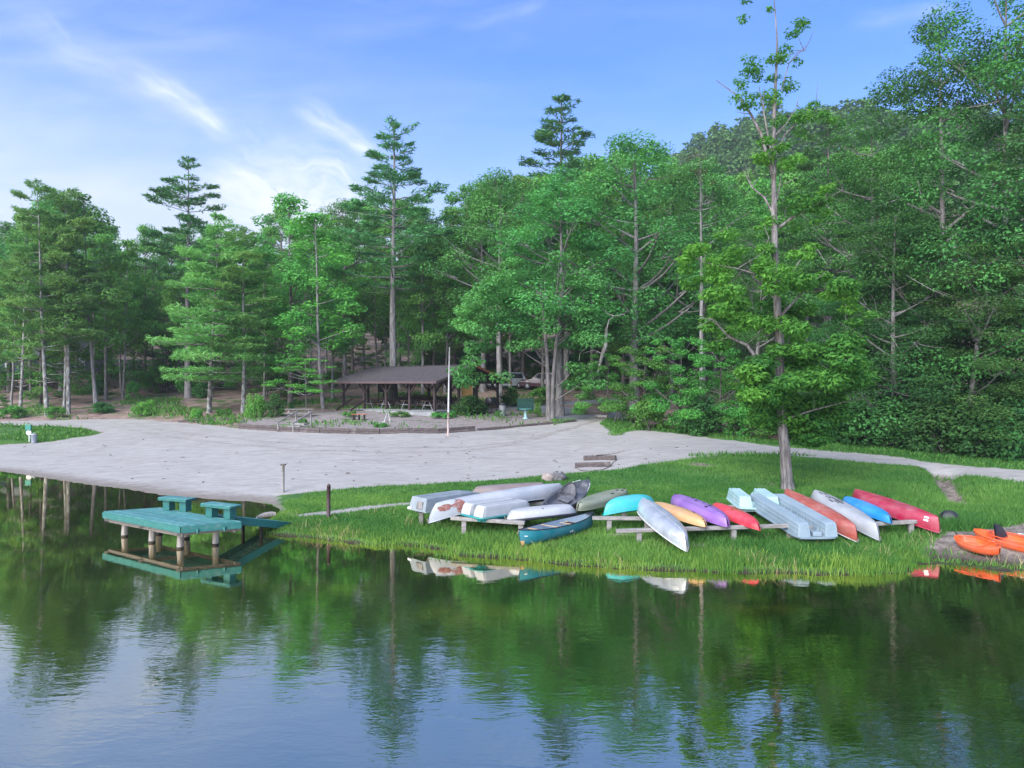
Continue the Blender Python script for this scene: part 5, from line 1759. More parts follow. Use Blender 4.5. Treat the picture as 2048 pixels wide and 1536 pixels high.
MB().box((-L * 0.34, 0.0, -0.10), (0.12, 0.42, 0.16), None, 0.01).build('drive_opening', M_HOLE, e)
C_TEALRIM = plastic('teal_deck_plastic', (0.012, 0.23, 0.24), (0.02, 0.28, 0.28), 0.4)
e, L = pedal_boat('white hulled pedal boat with a teal deck overturned at the front of the left rack', PZ(942, 1031, 0.84), PZ(1040, 1016, 0.84), 1.15, 0.50, 0.34, C_WHITEP, C_TEALRIM, SEC_PLAIN, group=BOATS, front=0.10, back=0.10, ribs=3)
fin = MB().prism([(-0.20, 0.16), (0.02, 0.16), (0.22, -0.10), (0.10, -0.10), (-0.18, -0.12)], 0.03, 'XZ').build('rudder', M_DARK, e)
fin.location = (-L / 2 + 0.42, -0.655, -0.04)


def jon_boat():
    p0 = Vector((-3.15, 23.5, 0.80))
    mw, L = placed(p0, p0 + Vector((2.05, 2.0, 0.02)), True)
    mw.translation = p0 + (mw.to_3x3() @ Vector((L / 2, 0, 0)))
    e = thing('jon_boat', None, 'grey flat bottomed jon boat overturned at the left end of the rack', 'jon boat', BOATS, mw=mw)
    W, Hh = 0.92, 0.44
    xs = [-L / 2, -L / 2 + 0.03, -0.4, 0.55, 1.05, L / 2]
    zs = [1.0, 1.0, 1.0, 0.98, 0.82, 0.40]
    ws = [1.0, 1.0, 1.0, 0.96, 0.88, 0.78]
    sec = [(1.0, 0.0), (0.93, 0.5), (0.88, 0.96), (0.84, 1.0), (0.62, 1.0), (0.60, 1.03), (0.56, 1.03), (0.54, 1.0), (0.33, 1.0), (0.31, 1.03), (0.27, 1.03), (0.25, 1.0), (0.0, 1.0)]
    full = sec + [(-a, b) for a, b in reversed(sec[:-1])]
    V = []
    for x, z, w_ in zip(xs, zs, ws):
        for a, b in full:
            V.append((x + (0.12 * b if x < -L / 2 + 0.1 else 0), a * W / 2 * w_, -b * Hh * z))
    m = len(full)
    mb = MB().add(V, grid_faces(len(xs), m))
    mb.f.append(tuple(range(m)))
    mb.f.append(tuple((len(xs) - 1) * m + k for k in reversed(range(m))))
    mb.build('hull', M_ALU2, e)
    for sg in (-1, 1):
        MB().beam((-L / 2, sg * W / 2 * 1.0, 0.0), (0.5, sg * W / 2 * 0.97, 0.0), 0.05, 0.04).build('gunwale', M_ALU2, e)
    tr = MB().box((-L / 2 + 0.035, 0.12, -0.20), (0.03, 0.30, 0.24), Matrix.Rotation(-0.27, 3, 'Y'), 0.005).build('transom_pad', M_BARK, e)
    MB().box((-L / 2 - 0.012, -0.38, -0.06), (0.012, 0.20, 0.07), Matrix.Rotation(-0.27, 3, 'Y'), 0.002).build('sticker', M_MARK, e)


jon_boat()

# ------------------------------------------------------------------ the swimming dock
M_TEALPAINT = mat('teal_painted_wood', (0.012, 0.115, 0.105), (0.020, 0.145, 0.13), 3, 0.55, 0.25, 10, stretch=(1, 5, 5), dirt=(0.09, 0.17, 0.16), dirt_amt=0.25, dirt_scale=4.0, vary=0.12)
M_TEALDECK = mat('worn_teal_decking', (0.085, 0.245, 0.24), (0.05, 0.185, 0.185), 2.5, 0.5, 0.25, 10, stretch=(0.7, 3, 3), dirt=(0.22, 0.34, 0.34), dirt_amt=0.4, dirt_scale=3.0, vary=0.4)
M_PILE = mat('pale_dock_pile', (0.34, 0.315, 0.285), (0.19, 0.17, 0.15), 4, 0.9, 0.5, 9, stretch=(4, 4, 0.6), dirt=(0.15, 0.12, 0.10), dirt_amt=0.3)
M_BEARER = mat('shade_darkened_bearer_wood', (0.17, 0.155, 0.14), (0.10, 0.09, 0.08), 4, 0.85, 0.4, 9, stretch=(0.6, 5, 5))  # grey wood darkened in colour to stand in for shade below the deck
M_WETPILE = mat('wet_dark_pile', (0.02, 0.017, 0.014), (0.035, 0.03, 0.024), 4, 0.5)


def build_dock():
    z = 0.80
    near, left, right, back = PZ(362.3, 1051.3, z), PZ(207.4, 1022.3, z), PZ(482, 1042, z), PZ(322, 1014.5, z)
    o = Vector((near.x, near.y, 0))
    e = thing('swimming_dock', o, 'teal painted swimming dock standing on pale piles in the lake', 'dock')
    a, b = left - near, right - near
    n = 13
    for i in range(n):
        f0, f1 = i / n + 0.006, (i + 1) / n - 0.006
        j0 = random.uniform(-0.004, 0.004)
        p = [b * f0 + a * (0.0 + j0), b * f1 + a * (0.0 + j0), b * f1 + a, b * f0 + a]
        mb = MB()
        zz = z + random.uniform(-0.002, 0.002)
        vs = [(q.x, q.y, zz) for q in p] + [(q.x, q.y, zz - 0.035) for q in p]
        mb.add(vs, [(0, 1, 2, 3), (7, 6, 5, 4), (0, 4, 5, 1), (1, 5, 6, 2), (2, 6, 7, 3), (3, 7, 4, 0)]).build('deck_board', M_TEALDECK, e)
    u, v = a.normalized(), b.normalized()
    for p, q, off in ((Vector((0, 0, 0)), a, -v), (b, b + a, v), (Vector((0, 0, 0)), b, -u), (a, a + b, u)):
        w_ = off.copy()
        w_.z = 0
        MB().beam(p + w_ * 0.022 + Vector((0, 0, z - 0.125)), q + w_ * 0.022 + Vector((0, 0, z - 0.125)), 0.04, 0.20).build('fascia_board', M_TEALPAINT, e)
    for f in (0.06, 0.94):
        MB().beam(b * f + a * 0.02 + Vector((0, 0, z - 0.30)), b * f + a * 0.98 + Vector((0, 0, z - 0.30)), 0.07, 0.11).build('bearer', M_BEARER, e)
    for f in (0.035, 0.5, 0.965):
        MB().beam(a * f - b * 0.03 + Vector((0, 0, z - 0.26)), a * f + b * 1.05 + Vector((0, 0, z - 0.26)), 0.08, 0.10).build('cross_joist', M_BEARER, e)
    for f in (0.25, 0.7):
        MB().box(b * f - u * 0.07 + Vector((0, 0, z - 0.19)), (0.05, 0.10, 0.13)).build('end_block', M_TEALPAINT, e)
    for px, py in ((249.8, 1073), (304.5, 1085), (361, 1097), (431.5, 1090), (318, 1068), (374, 1077)):
        q = PZ(px, py, 0) - o
        g = random.uniform(-0.02, 0.02)
        pl = MB().tube([(q.x + g, q.y, -0.9), (q.x + g, q.y, 0.0), (q.x, q.y, 0.25), (q.x, q.y, z - 0.21)], [0.10, 0.10, 0.097, 0.092], 12).build('pile', M_PILE, e, True)
        MB().tube([(q.x + g, q.y, -0.05), (q.x + g, q.y, 0.055)], 0.106, 12).build('wet_band', M_WETPILE, pl, True)

    def bench(p0, p1, dep):
        p0, p1 = p0 - o, p1 - o
        ux = (p1 - p0).normalized()
        uy = Vector((-ux.y, ux.x, 0))
        c = (p0 + p1) / 2
        Lb = (p1 - p0).length + 0.30
        rot = Matrix((ux, uy, Vector((0, 0, 1)))).transposed()
        be = bpy.data.objects.new('bench', None)
        col.objects.link(be)
        be.parent = e
        be.location = (c.x, c.y, z)
        for k in (-1, 1):
            MB().box(uy * k * dep * 0.26 + Vector((0, 0, 0.42)), (Lb, dep * 0.5, 0.045), rot).build('seat_board', M_TEALDECK, be)
        for k in (-1, 1):
            MB().box(uy * k * (dep * 0.52) + Vector((0, 0, 0.385)), (Lb * 0.98, 0.035, 0.09), rot).build('apron_board', M_TEALPAINT, be)
        for k in (-1, 1):
            MB().box(ux * k * (Lb / 2 - 0.26) + Vector((0, 0, 0.20)), (0.28, dep * 0.62, 0.395), rot).build('bench_leg', M_TEALPAINT, be)

    bench(PZ(333, 1019.5, z), PZ(376, 1023, z), 0.42)
    bench(PZ(419, 1033, z), PZ(465, 1038.5, z), 0.42)
    # gangway to the bank
    s0, s1 = PZ(471, 1035, z), PZ(584, 1046, 0.22)
    ge = thing('gangway', (s0.x, s0.y, 0), 'narrow teal gangway running from the dock to the grassy bank', 'gangway')
    go = ge.location
    d = (s1 - s0)
    dn = Vector((d.x, d.y, 0)).normalized()
    side = Vector((-dn.y, dn.x, 0))
    for k, off in ((0, 0.0), (1, 0.95)):
        MB().beam(s0 - go + side * off + Vector((0, 0, -0.10)), s1 - go + side * off + Vector((0, 0, -0.10)), 0.045, 0.24).build('side_board', M_TEALPAINT, ge)
    nb = 18
    for i in range(nb):
        p = s0 + d * ((i + 0.5) / nb) - go
        MB().beam(p + side * 0.03 + Vector((0, 0, -0.012)), p + side * 0.92 + Vector((0, 0, -0.012)), d.length / nb - 0.008, 0.03).build('deck_board', M_TEALDECK, ge)
    for f in (0.45,):
        for off in (0.05, 0.9):
            p = s0 + d * f - go + side * off
            MB().tube([(p.x, p.y, -0.8), (p.x, p.y, s0.z + d.z * f - 0.2)], 0.06, 10).build('pile', M_WETPILE, ge, True)
    # pale log at the water's edge behind the gangway
    p, q = PZ(513, 1035, 0.06), PZ(550, 1028.5, 0.10)
    MBl = MB().tube([p - p, (q - p) * 0.4 + Vector((0, 0, 0.04)), (q - p) * 0.8 + Vector((0, 0, 0.03)), q - p], [0.05, 0.095, 0.10, 0.085], 10)
    lo = MBl.build('driftwood_log', M_PILE, None, True)
    lo.location = p
    tag(lo, 'pale driftwood log at the water edge behind the gangway', 'log')


build_dock()

M_BROWNPAINT = mat('dark_brown_paint', (0.075, 0.042, 0.042), (0.055, 0.032, 0.032), 3, 0.65, 0.2, 9, stretch=(4, 4, 0.8), vary=0.15)


def post(px, top, base, r, label, m, capm, pointed):
    b = G(px, base)
    h = (base - top) / FPX * b[1]
    e = thing('marker_post', b, label, 'post')
    MB().tube([(0, 0, -0.3), (0, 0, h * 0.5), (0.01, 0, h - 0.02)], [r, r, r * 0.97], 10).build('shaft', m, e, True)
    if pointed:
        MB().lathe([(r * 1.02, 0), (r * 0.9, 0.05), (r * 0.3, 0.10), (0.005, 0.11)], 10, (0.01, 0, h - 0.021)).build('pointed_top', m, e, True)
    else:
        MB().box((0.01, 0, h + 0.012), (r * 3.2, r * 3.2, 0.06)).build('cap', capm, e)


post(566, 930, 985, 0.066, 'grey post with a flat cap standing where sand meets grass', M_WEATHERED, M_BARK_DARK, False)
post(657, 972, 1036, 0.070, 'dark brown post with a pointed top near the bank', M_BROWNPAINT, M_BROWNPAINT, True)


# flag pole on the beach
b = G(896, 874)
hp = (874 - 694) / FPX * b[1]
e = thing('flag_pole', b, 'bare white flag pole with a rusty foot in front of the pavilion', 'flag pole')
M_POLE = mat('white_pole_paint', (0.46, 0.46, 0.46), (0.38, 0.37, 0.365), 4, 0.5)
M_RUSTY = mat('rusty_pole_paint', (0.36, 0.22, 0.17), (0.5, 0.45, 0.42), 6, 0.7, stretch=(2, 2, 0.7))
MB().tube([(0, 0, -0.2), (0.02, 0, 1.6)], [0.065, 0.06], 10).build('rusty_foot', M_RUSTY, e, True)
MB().tube([(0.02, 0, 1.6), (0.10, 0, hp)], [0.058, 0.04], 10).build('pole', M_POLE, e, True)
MB().box((0.25, -0.1, 0.0), (0.9, 0.45, 0.10), Matrix.Rotation(0.1, 3, 'Z'), 0.03).build('concrete_base', M_WEATHERED, e)

# two timbers set in the sand with a rope round them
M_DARKTIMBER = mat('dark_railway_timber', (0.065, 0.052, 0.05), (0.12, 0.095, 0.088), 4, 0.9, 0.5, 9, stretch=(0.7, 5, 5), dirt=(0.22, 0.19, 0.18), dirt_amt=0.3, vary=0.3)
for (x0, y0, x1, y1, lab) in ((1150, 932, 1221, 930, 'nearer of the two dark timbers half sunk in the sand'), (1168, 917, 1232, 916.5, 'farther of the two dark timbers half sunk in the sand, with a stick on it')):
    p, q = G(x0, y0 + 3), G(x1, y1 + 3)
    o = thing('timber_step', (p + q) / 2, lab, 'timber', 'dark timbers in the sand')
    MB().beam(p - o.location + Vector((0, 0, 0.10)), q - o.location + Vector((0, 0, 0.10)), 0.24, 0.24, ch=0.025).build('timber', M_DARKTIMBER, o)
    if y0 < 920:
        MB().tube([(-0.2, -0.1, 0.24), (0.3, 0.0, 0.27), (0.9, 0.15, 0.33), (1.3, 0.2, 0.42)], [0.03, 0.025, 0.02, 0.01], 6).build('stick', M_BARK_DARK, o, True)
pts = [G(a, b) + Vector((0, 0, 0.012)) for a, b in ((1150, 936), (1160, 941), (1180, 943), (1205, 940), (1219, 934), (1226, 926), (1234, 920))]
o = MB().tube([p - pts[0] for p in pts], 0.022, 5).build('rope', M_DARKTIMBER, None, True)
o.location = pts[0]
tag(o, 'dark rope lying round the timbers on the sand', 'rope')


def rock(mbname, c, r, m, parent, seed, sq=(1, 1, 0.8)):
    g = np.random.default_rng(seed)
    vs, fs = [], []
    nu, nv = 16, 10
    ph = g.uniform(0, 6, 9)
    for i in range(nv + 1):
        th = math.pi * i / nv
        for k in range(nu):
            an = 2 * math.pi * k / nu
            d = Vector((math.sin(th) * math.cos(an), math.sin(th) * math.sin(an), math.cos(th)))
            n_ = 1 + 0.13 * math.sin(3 * d.x + ph[0]) * math.cos(2.7 * d.y + ph[1]) + 0.09 * math.sin(6 * d.z + ph[2] + 3 * d.x) + 0.05 * math.sin(9 * d.x + ph[3]) * math.sin(8 * d.y + ph[4])
            vs.append(Vector((d.x * sq[0], d.y * sq[1], d.z * sq[2])) * r * n_ + Vector(c))
    for i in range(nv):
        for k in range(nu):
            k2 = (k + 1) % nu
            fs.append((i * nu + k, (i + 1) * nu + k, (i + 1) * nu + k2, i * nu + k2))
    return MB().add(vs, fs).build(mbname, m, parent, True)


M_ROCKPALE = mat('pale_rock', (0.36, 0.30, 0.27), (0.22, 0.175, 0.155), 3, 0.9, 0.7, 8, dirt=(0.10, 0.085, 0.08), dirt_amt=0.4)
M_ROCKDARK = mat('dark_grey_rock', (0.14, 0.135, 0.14), (0.045, 0.043, 0.048), 4, 0.9, 0.8, 9, dirt=(0.40, 0.40, 0.41), dirt_amt=0.45, dirt_scale=4)
for px, py, r, m, lab, sd_ in ((1097, 961, 0.29, M_ROCKPALE, 'pale brown boulder at the edge of the sand, left of the dark one', 3), (1119, 960, 0.33, M_ROCKDARK, 'dark mottled boulder at the edge of the sand', 4)):
    b = G(px, py)
    o = rock('boulder', (0, 0, 0), r, m, None, sd_, (1.05, 0.9, 0.8))
    o.location = b + Vector((0, 0, r * 0.42))
    tag(o, lab, 'boulder', 'boulders by the sand')

# ------------------------------------------------------------------ the pavilion
M_POSTB = mat('dark_brown_stain', (0.045, 0.026, 0.025), (0.032, 0.020, 0.020), 3, 0.7, 0.3, 9, stretch=(4, 4, 0.8), vary=0.2)
M_FASCIA = mat('brown_fascia_paint', (0.10, 0.066, 0.068), (0.075, 0.05, 0.052), 3, 0.6)
M_SHINGLE = mat('grey_brown_shingles', (0.050, 0.044, 0.048), (0.082, 0.072, 0.078), 2.2, 0.92, 0.4, 12, stretch=(3.2, 1, 1), lo=0.3, hi=0.7, dirt=(0.04, 0.036, 0.04), dirt_amt=0.35, dirt_scale=5)
M_CONC = mat('pale_concrete', (0.29, 0.30, 0.31), (0.22, 0.23, 0.235), 2, 0.9, 0.2, 10, dirt=(0.22, 0.22, 0.21), dirt_amt=0.25)
M_TABLE = mat('dark_table_wood', (0.13, 0.085, 0.06), (0.085, 0.056, 0.042), 4, 0.7, 0.3, 9, stretch=(0.7, 5, 5), vary=0.3)
M_GALV = mat('pale_table_frame', (0.36, 0.37, 0.385), (0.28, 0.29, 0.30), 5, 0.5, metal=0.3)
PAV = Vector((-6.2, 57.0, 2.45))
PL, PW = 11.4, 8.0


def build_pavilion():
    e = thing('picnic_pavilion', PAV, 'open sided brown picnic pavilion with a shingled gable roof', 'pavilion', None, R(-38))
    MB().box((-PL / 2, PW / 2, 0.0), (PL + 0.5, PW + 0.5, 0.70), None, 0.02).build('concrete_slab', M_CONC, e)
    MB().box((-PL / 2, PW / 2, 0.365), (PL + 0.62, PW + 0.62, 0.035), None, 0.008).build('slab_edge', M_CONC, e)
    zt, ze = 0.385, 2.63
    fx = [0.0, 0.25, 0.5, 0.75, 1.0]

    def pst(x, y, kids):
        p = MB().box((x, y, (zt + ze) / 2), (0.19, 0.19, ze - zt), None, 0.012).build('post', M_POSTB, e)
        for dx_, dy_ in kids:
            MB().beam((x + dx_ * 0.08, y + dy_ * 0.08, ze - 0.78), (x + dx_ * 0.75, y + dy_ * 0.75, ze - 0.06), 0.09, 0.12).build('brace', M_POSTB, p)
    for f in fx:
        x = -PL * f
        kids = [(-1, 0), (1, 0)] if 0 < f < 1 else [((-1, 0) if f == 0 else (1, 0))]
        pst(x, 0, kids + ([(0, 1)] if f in (0, 1) else []))
        pst(x, PW, kids + ([(0, -1)] if f in (0, 1) else []))
    for x in (0, -PL):
        pst(x, PW * 0.36, [])
        pst(x, PW * 0.64, [])
    for y in (0, PW):
        MB().beam((0.3, y, ze + 0.14), (-PL - 0.3, y, ze + 0.14), 0.16, 0.28).build('wall_plate', M_POSTB, e)
    for f in fx:
        MB().beam((-PL * f, 0.09, ze + 0.13), (-PL * f, PW - 0.09, ze + 0.13), 0.14, 0.24).build('tie_beam', M_POSTB, e)
    # roof: two slopes, each with lapped courses of shingles
    oh, rise = 0.85, 1.15
    zr, zeave = ze + 0.36 + rise, ze + 0.36 - rise * oh / (PW / 2)
    x0, x1 = 0.95, -PL - 0.95
    for sg in (-1, 1):
        ye = PW / 2 + sg * (PW / 2 + oh)
        mb = MB()
        n = 24
        nx = 90
        sl = Vector((0, (PW / 2 - ye), zr - zeave)).normalized()
        nv = Vector((0, -sl.z * (1 if sl.y > 0 else -1), abs(sl.y)))
        g = np.random.default_rng(5 + sg)
        for i in range(n):
            a = Vector((0, ye + (PW / 2 - ye) * i / n, zeave + (zr - zeave) * i / n))
            b = Vector((0, ye + (PW / 2 - ye) * (i + 1) / n, zeave + (zr - zeave) * (i + 1) / n))
            jit = g.uniform(-0.004, 0.006, nx)
            for k in range(nx):
                xa, xb = x0 + (x1 - x0) * k / nx, x0 + (x1 - x0) * (k + 1) / nx
                t = 0.022 + jit[k]
                p = [a + nv * t, a + nv * t, b + nv * 0.006, b + nv * 0.006]
                q = [Vector((xx, pp.y, pp.z)) for xx, pp in zip((xa, xb, xb, xa), p)]
                q += [Vector((xa, a.y, a.z - 0.004)), Vector((xb, a.y, a.z - 0.004))]
                mb.add(q, [(0, 1, 2, 3), (1, 0, 4, 5)])
        ro = mb.build('shingle_slope', M_SHINGLE, e)
        tag(ro, kind='stuff')
        MB().beam((x0, (ye + PW / 2) / 2, (zeave + zr) / 2 - 0.05), (x1, (ye + PW / 2) / 2, (zeave + zr) / 2 - 0.05), (Vector((0, PW / 2 - ye, zr - zeave))).length - 0.02, 0.05, up=nv).build('roof_deck', M_POSTB, e)
        MB().beam((x0 + 0.02, ye - sg * 0.0, zeave - 0.075), (x1 - 0.02, ye, zeave - 0.075), 0.045, 0.17).build('fascia', M_FASCIA, e)
        for k in range(15):
            x = -PL * k / 14
            MB().beam((x, ye - sg * 0.06, zeave - 0.11), (x, PW / 2 + sg * 0.03, zr - 0.13), 0.05, 0.14).build('rafter', M_POSTB, e)
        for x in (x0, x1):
            m_ = M_FASCIA if sg < 0 else mat('orange_cedar_rafter', (0.30, 0.115, 0.055), (0.24, 0.09, 0.045), 4, 0.6)  # rear slope's verge boards are orange-brown, the front ones dark brown
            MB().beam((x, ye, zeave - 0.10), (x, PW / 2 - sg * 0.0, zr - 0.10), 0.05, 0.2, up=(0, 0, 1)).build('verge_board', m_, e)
    MB().beam((x0, PW / 2, zr + 0.03), (x1, PW / 2, zr + 0.03), 0.26, 0.04).build('ridge_cap', M_SHINGLE, e)
    # vertical boards closing the gables
    for gx in (0.12, -PL - 0.12):
        nbd = 36
        for k in range(nbd):
            y0_, y1_ = PW * k / nbd + 0.004, PW * (k + 1) / nbd - 0.004
            za = ze + 0.02

            def top(y):
                return ze + 0.28 + rise * (1 - abs(y - PW / 2) / (PW / 2))
            vs = []
            for x in (gx - 0.012, gx + 0.012):
                vs += [(x, y0_, za), (x, y1_, za), (x, y1_, top(y1_)), (x, y0_, top(y0_))]
            MB().add(vs, [(3, 2, 1, 0), (4, 5, 6, 7), (0, 1, 5, 4), (2, 3, 7, 6), (1, 2, 6, 5), (3, 0, 4, 7)]).build('gable_board', M_POSTB, e)
        MB().beam((gx + math.copysign(0.03, gx), 0, ze + 0.02), (gx + math.copysign(0.03, gx), PW, ze + 0.02), 0.06, 0.16).build('gable_beam', M_POSTB, e)
    # steps with plank hand rails at the front
    for k in range(3):
        MB().box((-PL + 2.2, -0.45 - 0.32 * k, 0.22 - 0.15 * k), (1.7, 0.34, 0.10), None, 0.01).build('stair_tread', M_POSTB, e)
    for dx_ in (-0.95, 0.95):
        MB().beam((-PL + 2.2 + dx_, 0.0, 1.25), (-PL + 2.2 + dx_, -1.75, 0.30), 0.07, 0.16).build('hand_rail', M_POSTB, e)
        MB().box((-PL + 2.2 + dx_, -1.62, 0.0), (0.10, 0.10, 0.75)).build('newel_post', M_POSTB, e)
    return e


pav = build_pavilion()
RP = Matrix.Rotation(R(-38), 4, 'Z')


def pav_at(x, y, z=0.385):
    return PAV + (RP @ Vector((x, y, z)))


def picnic_table(loc, rz, label, group=None, top=M_TABLE, leg=M_GALV):
    e = thing('picnic_table', loc, label, 'picnic table', group, rz)
    for k in range(5):
        MB().box((0, -0.30 + 0.15 * k, 0.75), (2.3, 0.14, 0.04)).build('table_plank', top, e)
    for s_ in (-1, 1):
        for k in (0, 1):
            MB().box((0, s_ * (0.62 + 0.145 * k), 0.45), (2.3, 0.135, 0.04)).build('bench_plank', top, e)
        f = MB()
        for q in (-1, 1):
            f.beam((s_ * 0.8, q * 0.62, 0.0), (s_ * 0.8, q * 0.22, 0.725), 0.055, 0.055)
        f.beam((s_ * 0.8, -0.80, 0.405), (s_ * 0.8, 0.80, 0.405), 0.05, 0.05)
        f.build('leg_frame', leg, e)
    return e


TG = 'picnic tables under the pavilion roof'
base_tab = picnic_table(pav_at(-9.3, 1.9), R(-38 + 90), 'picnic table nearest the pavilion steps', TG)
spots = [(-6.9, 1.8, 'picnic table second from the pavilion steps, in the front row'), (-4.4, 1.9, 'picnic table third from the pavilion steps, in the front row'),
         (-1.9, 1.9, 'picnic table in the front row at the gable end of the pavilion'), (-9.2, 5.6, 'picnic table in the back row at the far left of the pavilion'),
         (-6.7, 5.6, 'picnic table in the back row behind the second front table'), (-4.2, 5.6, 'picnic table in the back row behind the third front table'), (-1.8, 5.6, 'picnic table in the back row at the gable end')]
for x, y, lab in spots:
    copy_thing(base_tab, pav_at(x, y), R(-38 + 90 + random.uniform(-4, 4)), None, lab)

# notice board on three legs inside the pavilion
p = pav_at(-10.9, 4.3)
e = thing('notice_board', p, 'dark notice board with faint writing on three legs under the pavilion roof', 'notice board', None, R(-10))
for k in (-0.46, 0, 0.42):
    MB().box((k, 0, 0.75), (0.09, 0.07, 1.5)).build('leg', M_HOLE, e)
MB().box((0, -0.04, 1.95), (1.08, 0.05, 1.10)).build('board', mat('black_board', (0.012, 0.014, 0.015), None, 4, 0.7), e)
M_FAINT = mat('faint_chalk_lines', (0.045, 0.05, 0.052), None, 5, 0.8)
for k in range(6):
    MB().box((0.0, -0.069, 2.35 - 0.15 * k), (0.80 - 0.1 * (k % 3), 0.006, 0.035)).build('text_line', M_FAINT, e)
# tan sheet hanging on the gable side
p = pav_at(0.0, 3.9, 1.35)
e = thing('hanging_sheet', p, 'tan sheet hanging beside the gable end posts of the pavilion', 'sheet', None, R(20))
MB().box((0, 0, 0.35), (0.86, 0.03, 1.35)).build('sheet', mat('tan_cloth', (0.46, 0.25, 0.08), (0.38, 0.22, 0.08), 3, 0.9), e)
for s_ in (-0.47, 0.47):
    MB().box((s_, 0, 0.2), (0.06, 0.06, 1.8)).build('side_bar', M_WOODTRIM, e)
# black smoker grill
p = GY(983, 59.5)
e = thing('barbecue_grill', p, 'black barrel barbecue grill beside the pavilion gable end', 'grill', None, R(60))
MB().lathe([(0.02, -0.55), (0.30, -0.53), (0.34, -0.5), (0.34, 0.5), (0.30, 0.53), (0.02, 0.55)], 18).build('barrel', M_DARK, e, True).rotation_euler = (0, R(90), 0)
e.children[0].location = (0, 0, 0.95)
for a in (-0.4, 0.4):
    for b_ in (-0.25, 0.25):
        MB().box((a, b_, 0.35), (0.05, 0.05, 0.72)).build('leg', M_DARK, e)
MB().box((-0.9, 0, 0.8), (0.5, 0.4, 0.03)).build('side_shelf', M_DARK, e)

# orange bench, steps, tables and timbers in front
M_ORWOOD = mat('orange_brown_wood', (0.42, 0.12, 0.05), (0.34, 0.10, 0.05), 5, 0.6, stretch=(0.8, 5, 5))
b = G(718, 840)
e = thing('bench', b, 'small orange brown bench at the foot of the pavilion steps', 'bench', None, R(-4))
for k in (-1, 1):
    MB().box((0, k * 0.10, 0.44), (1.2, 0.19, 0.045)).build('seat_board', M_ORWOOD, e)
for k in (-0.42, 0, 0.42):
    MB().box((k, 0, 0.18), (0.07, 0.34, 0.46)).build('leg', M_POSTB, e)
b = G(592, 838)
picnic_table(b + Vector((0.0, 1.0, 0.0)), R(4), 'grey picnic table standing alone left of the pavilion', None, M_WEATHERED, M_WEATHERED)
b = G(578, 862)
e = thing('beach_steps', b, 'short wooden steps with sloping hand rails from the terrace to the beach', 'steps', None, R(-30))
for s_ in (-0.75, 0.75):
    MB().beam((s_, -0.4, 0.55), (s_, 1.5, 1.35), 0.06, 0.09).build('hand_rail', M_WEATHERED, e)
    MB().box((s_, -0.3, 0.25), (0.09, 0.09, 0.75)).build('rail_post', M_WEATHERED, e)
    MB().box((s_, 1.35, 0.62), (0.09, 0.09, 1.35)).build('rail_post', M_WEATHERED, e)
for k in range(3):
    MB().box((0, 0.1 + 0.42 * k, 0.10 + 0.17 * k), (1.4, 0.40, 0.14)).build('tread', M_WEATHERED, e)


def edging(label, pts, high=2):
    P = [G(a, b) for a, b in pts]
    e = thing('timber_edging', P[len(P) // 2], label, 'timber edging', 'timber edging round the mulch terrace')
    o = e.location
    seg = []
    for a, b in zip(P[:-1], P[1:]):
        n = max(1, round((b - a).length / 2.4))
        for k in range(n):
            seg.append((a.lerp(b, k / n), a.lerp(b, (k + 1) / n)))
    for lv in range(high):
        for a, b in seg:
            d = (b - a).normalized() * 0.012
            za, zb = float(terr(a.x, a.y)) + 0.06 + 0.19 * lv, float(terr(b.x, b.y)) + 0.06 + 0.19 * lv
            MB().beam(Vector((a.x, a.y + 0.05 * lv, za)) + d - o, Vector((b.x, b.y + 0.05 * lv, zb)) - d - o, 0.2, 0.18, ch=0.02).build('timber', M_DARKTIMBER, e)


edging('long dark timber edging between the beach and the terrace before the pavilion', [(478, 857), (560, 863), (640, 866), (760, 868), (880, 867), (950, 862)], 2)
edging('low dark timber edging curving up to the driveway', [(955, 861), (1010, 857), (1080, 850), (1125, 846), (1152, 843)], 1)
edging('short timber edging at the left end of the terrace by the round shrub', [(356, 845), (400, 841), (464, 839)], 1)

# bird bath, bin, green board
b = G(1051, 838)
e = thing('bird_bath', b, 'pale teal bird bath on the mulch terrace', 'bird bath')
MB().lathe([(0.26, 0.0), (0.24, 0.06), (0.11, 0.14), (0.10, 0.55), (0.14, 0.66), (0.14, 0.68)], 16).build('pedestal', plastic('pale_teal_concrete', (0.24, 0.40, 0.40)), e, True)
MB().lathe([(0.1, 0.66), (0.45, 0.72), (0.50, 0.80), (0.47, 0.80), (0.40, 0.75), (0.02, 0.73)], 18).build('bowl', plastic('teal_concrete', (0.05, 0.20, 0.19)), e, True)
b = G(1005, 832)
e = thing('rubbish_bin', b, 'grey bin with a black lid beside the pavilion', 'bin')
MB().lathe([(0.24, 0.0), (0.25, 0.04), (0.28, 0.85), (0.29, 0.88)], 16).build('bin_body', M_GALV, e, True)
MB().lathe([(0.31, 0.87), (0.32, 0.94), (0.29, 1.04), (0.18, 1.10), (0.02, 1.11)], 16).build('lid', M_DARK, e, True)
b = G(1051, 826)
b = GY(1051, b[1] + 1.5)
e = thing('green_board', b, 'dark green slatted board standing behind the bird bath', 'board', None, R(4))
M_DKGREEN = mat('dark_green_paint', (0.010, 0.075, 0.058), (0.014, 0.095, 0.072), 4, 0.5, vary=0.3)
for k in range(5):
    MB().box((0, 0, 0.16 + 0.205 * k), (1.42, 0.05, 0.195)).build('slat', M_DKGREEN, e)
for s_ in (-0.6, 0.6):
    MB().box((s_, 0.06, 0.5), (0.09, 0.07, 1.15)).build('leg', M_DKGREEN, e)

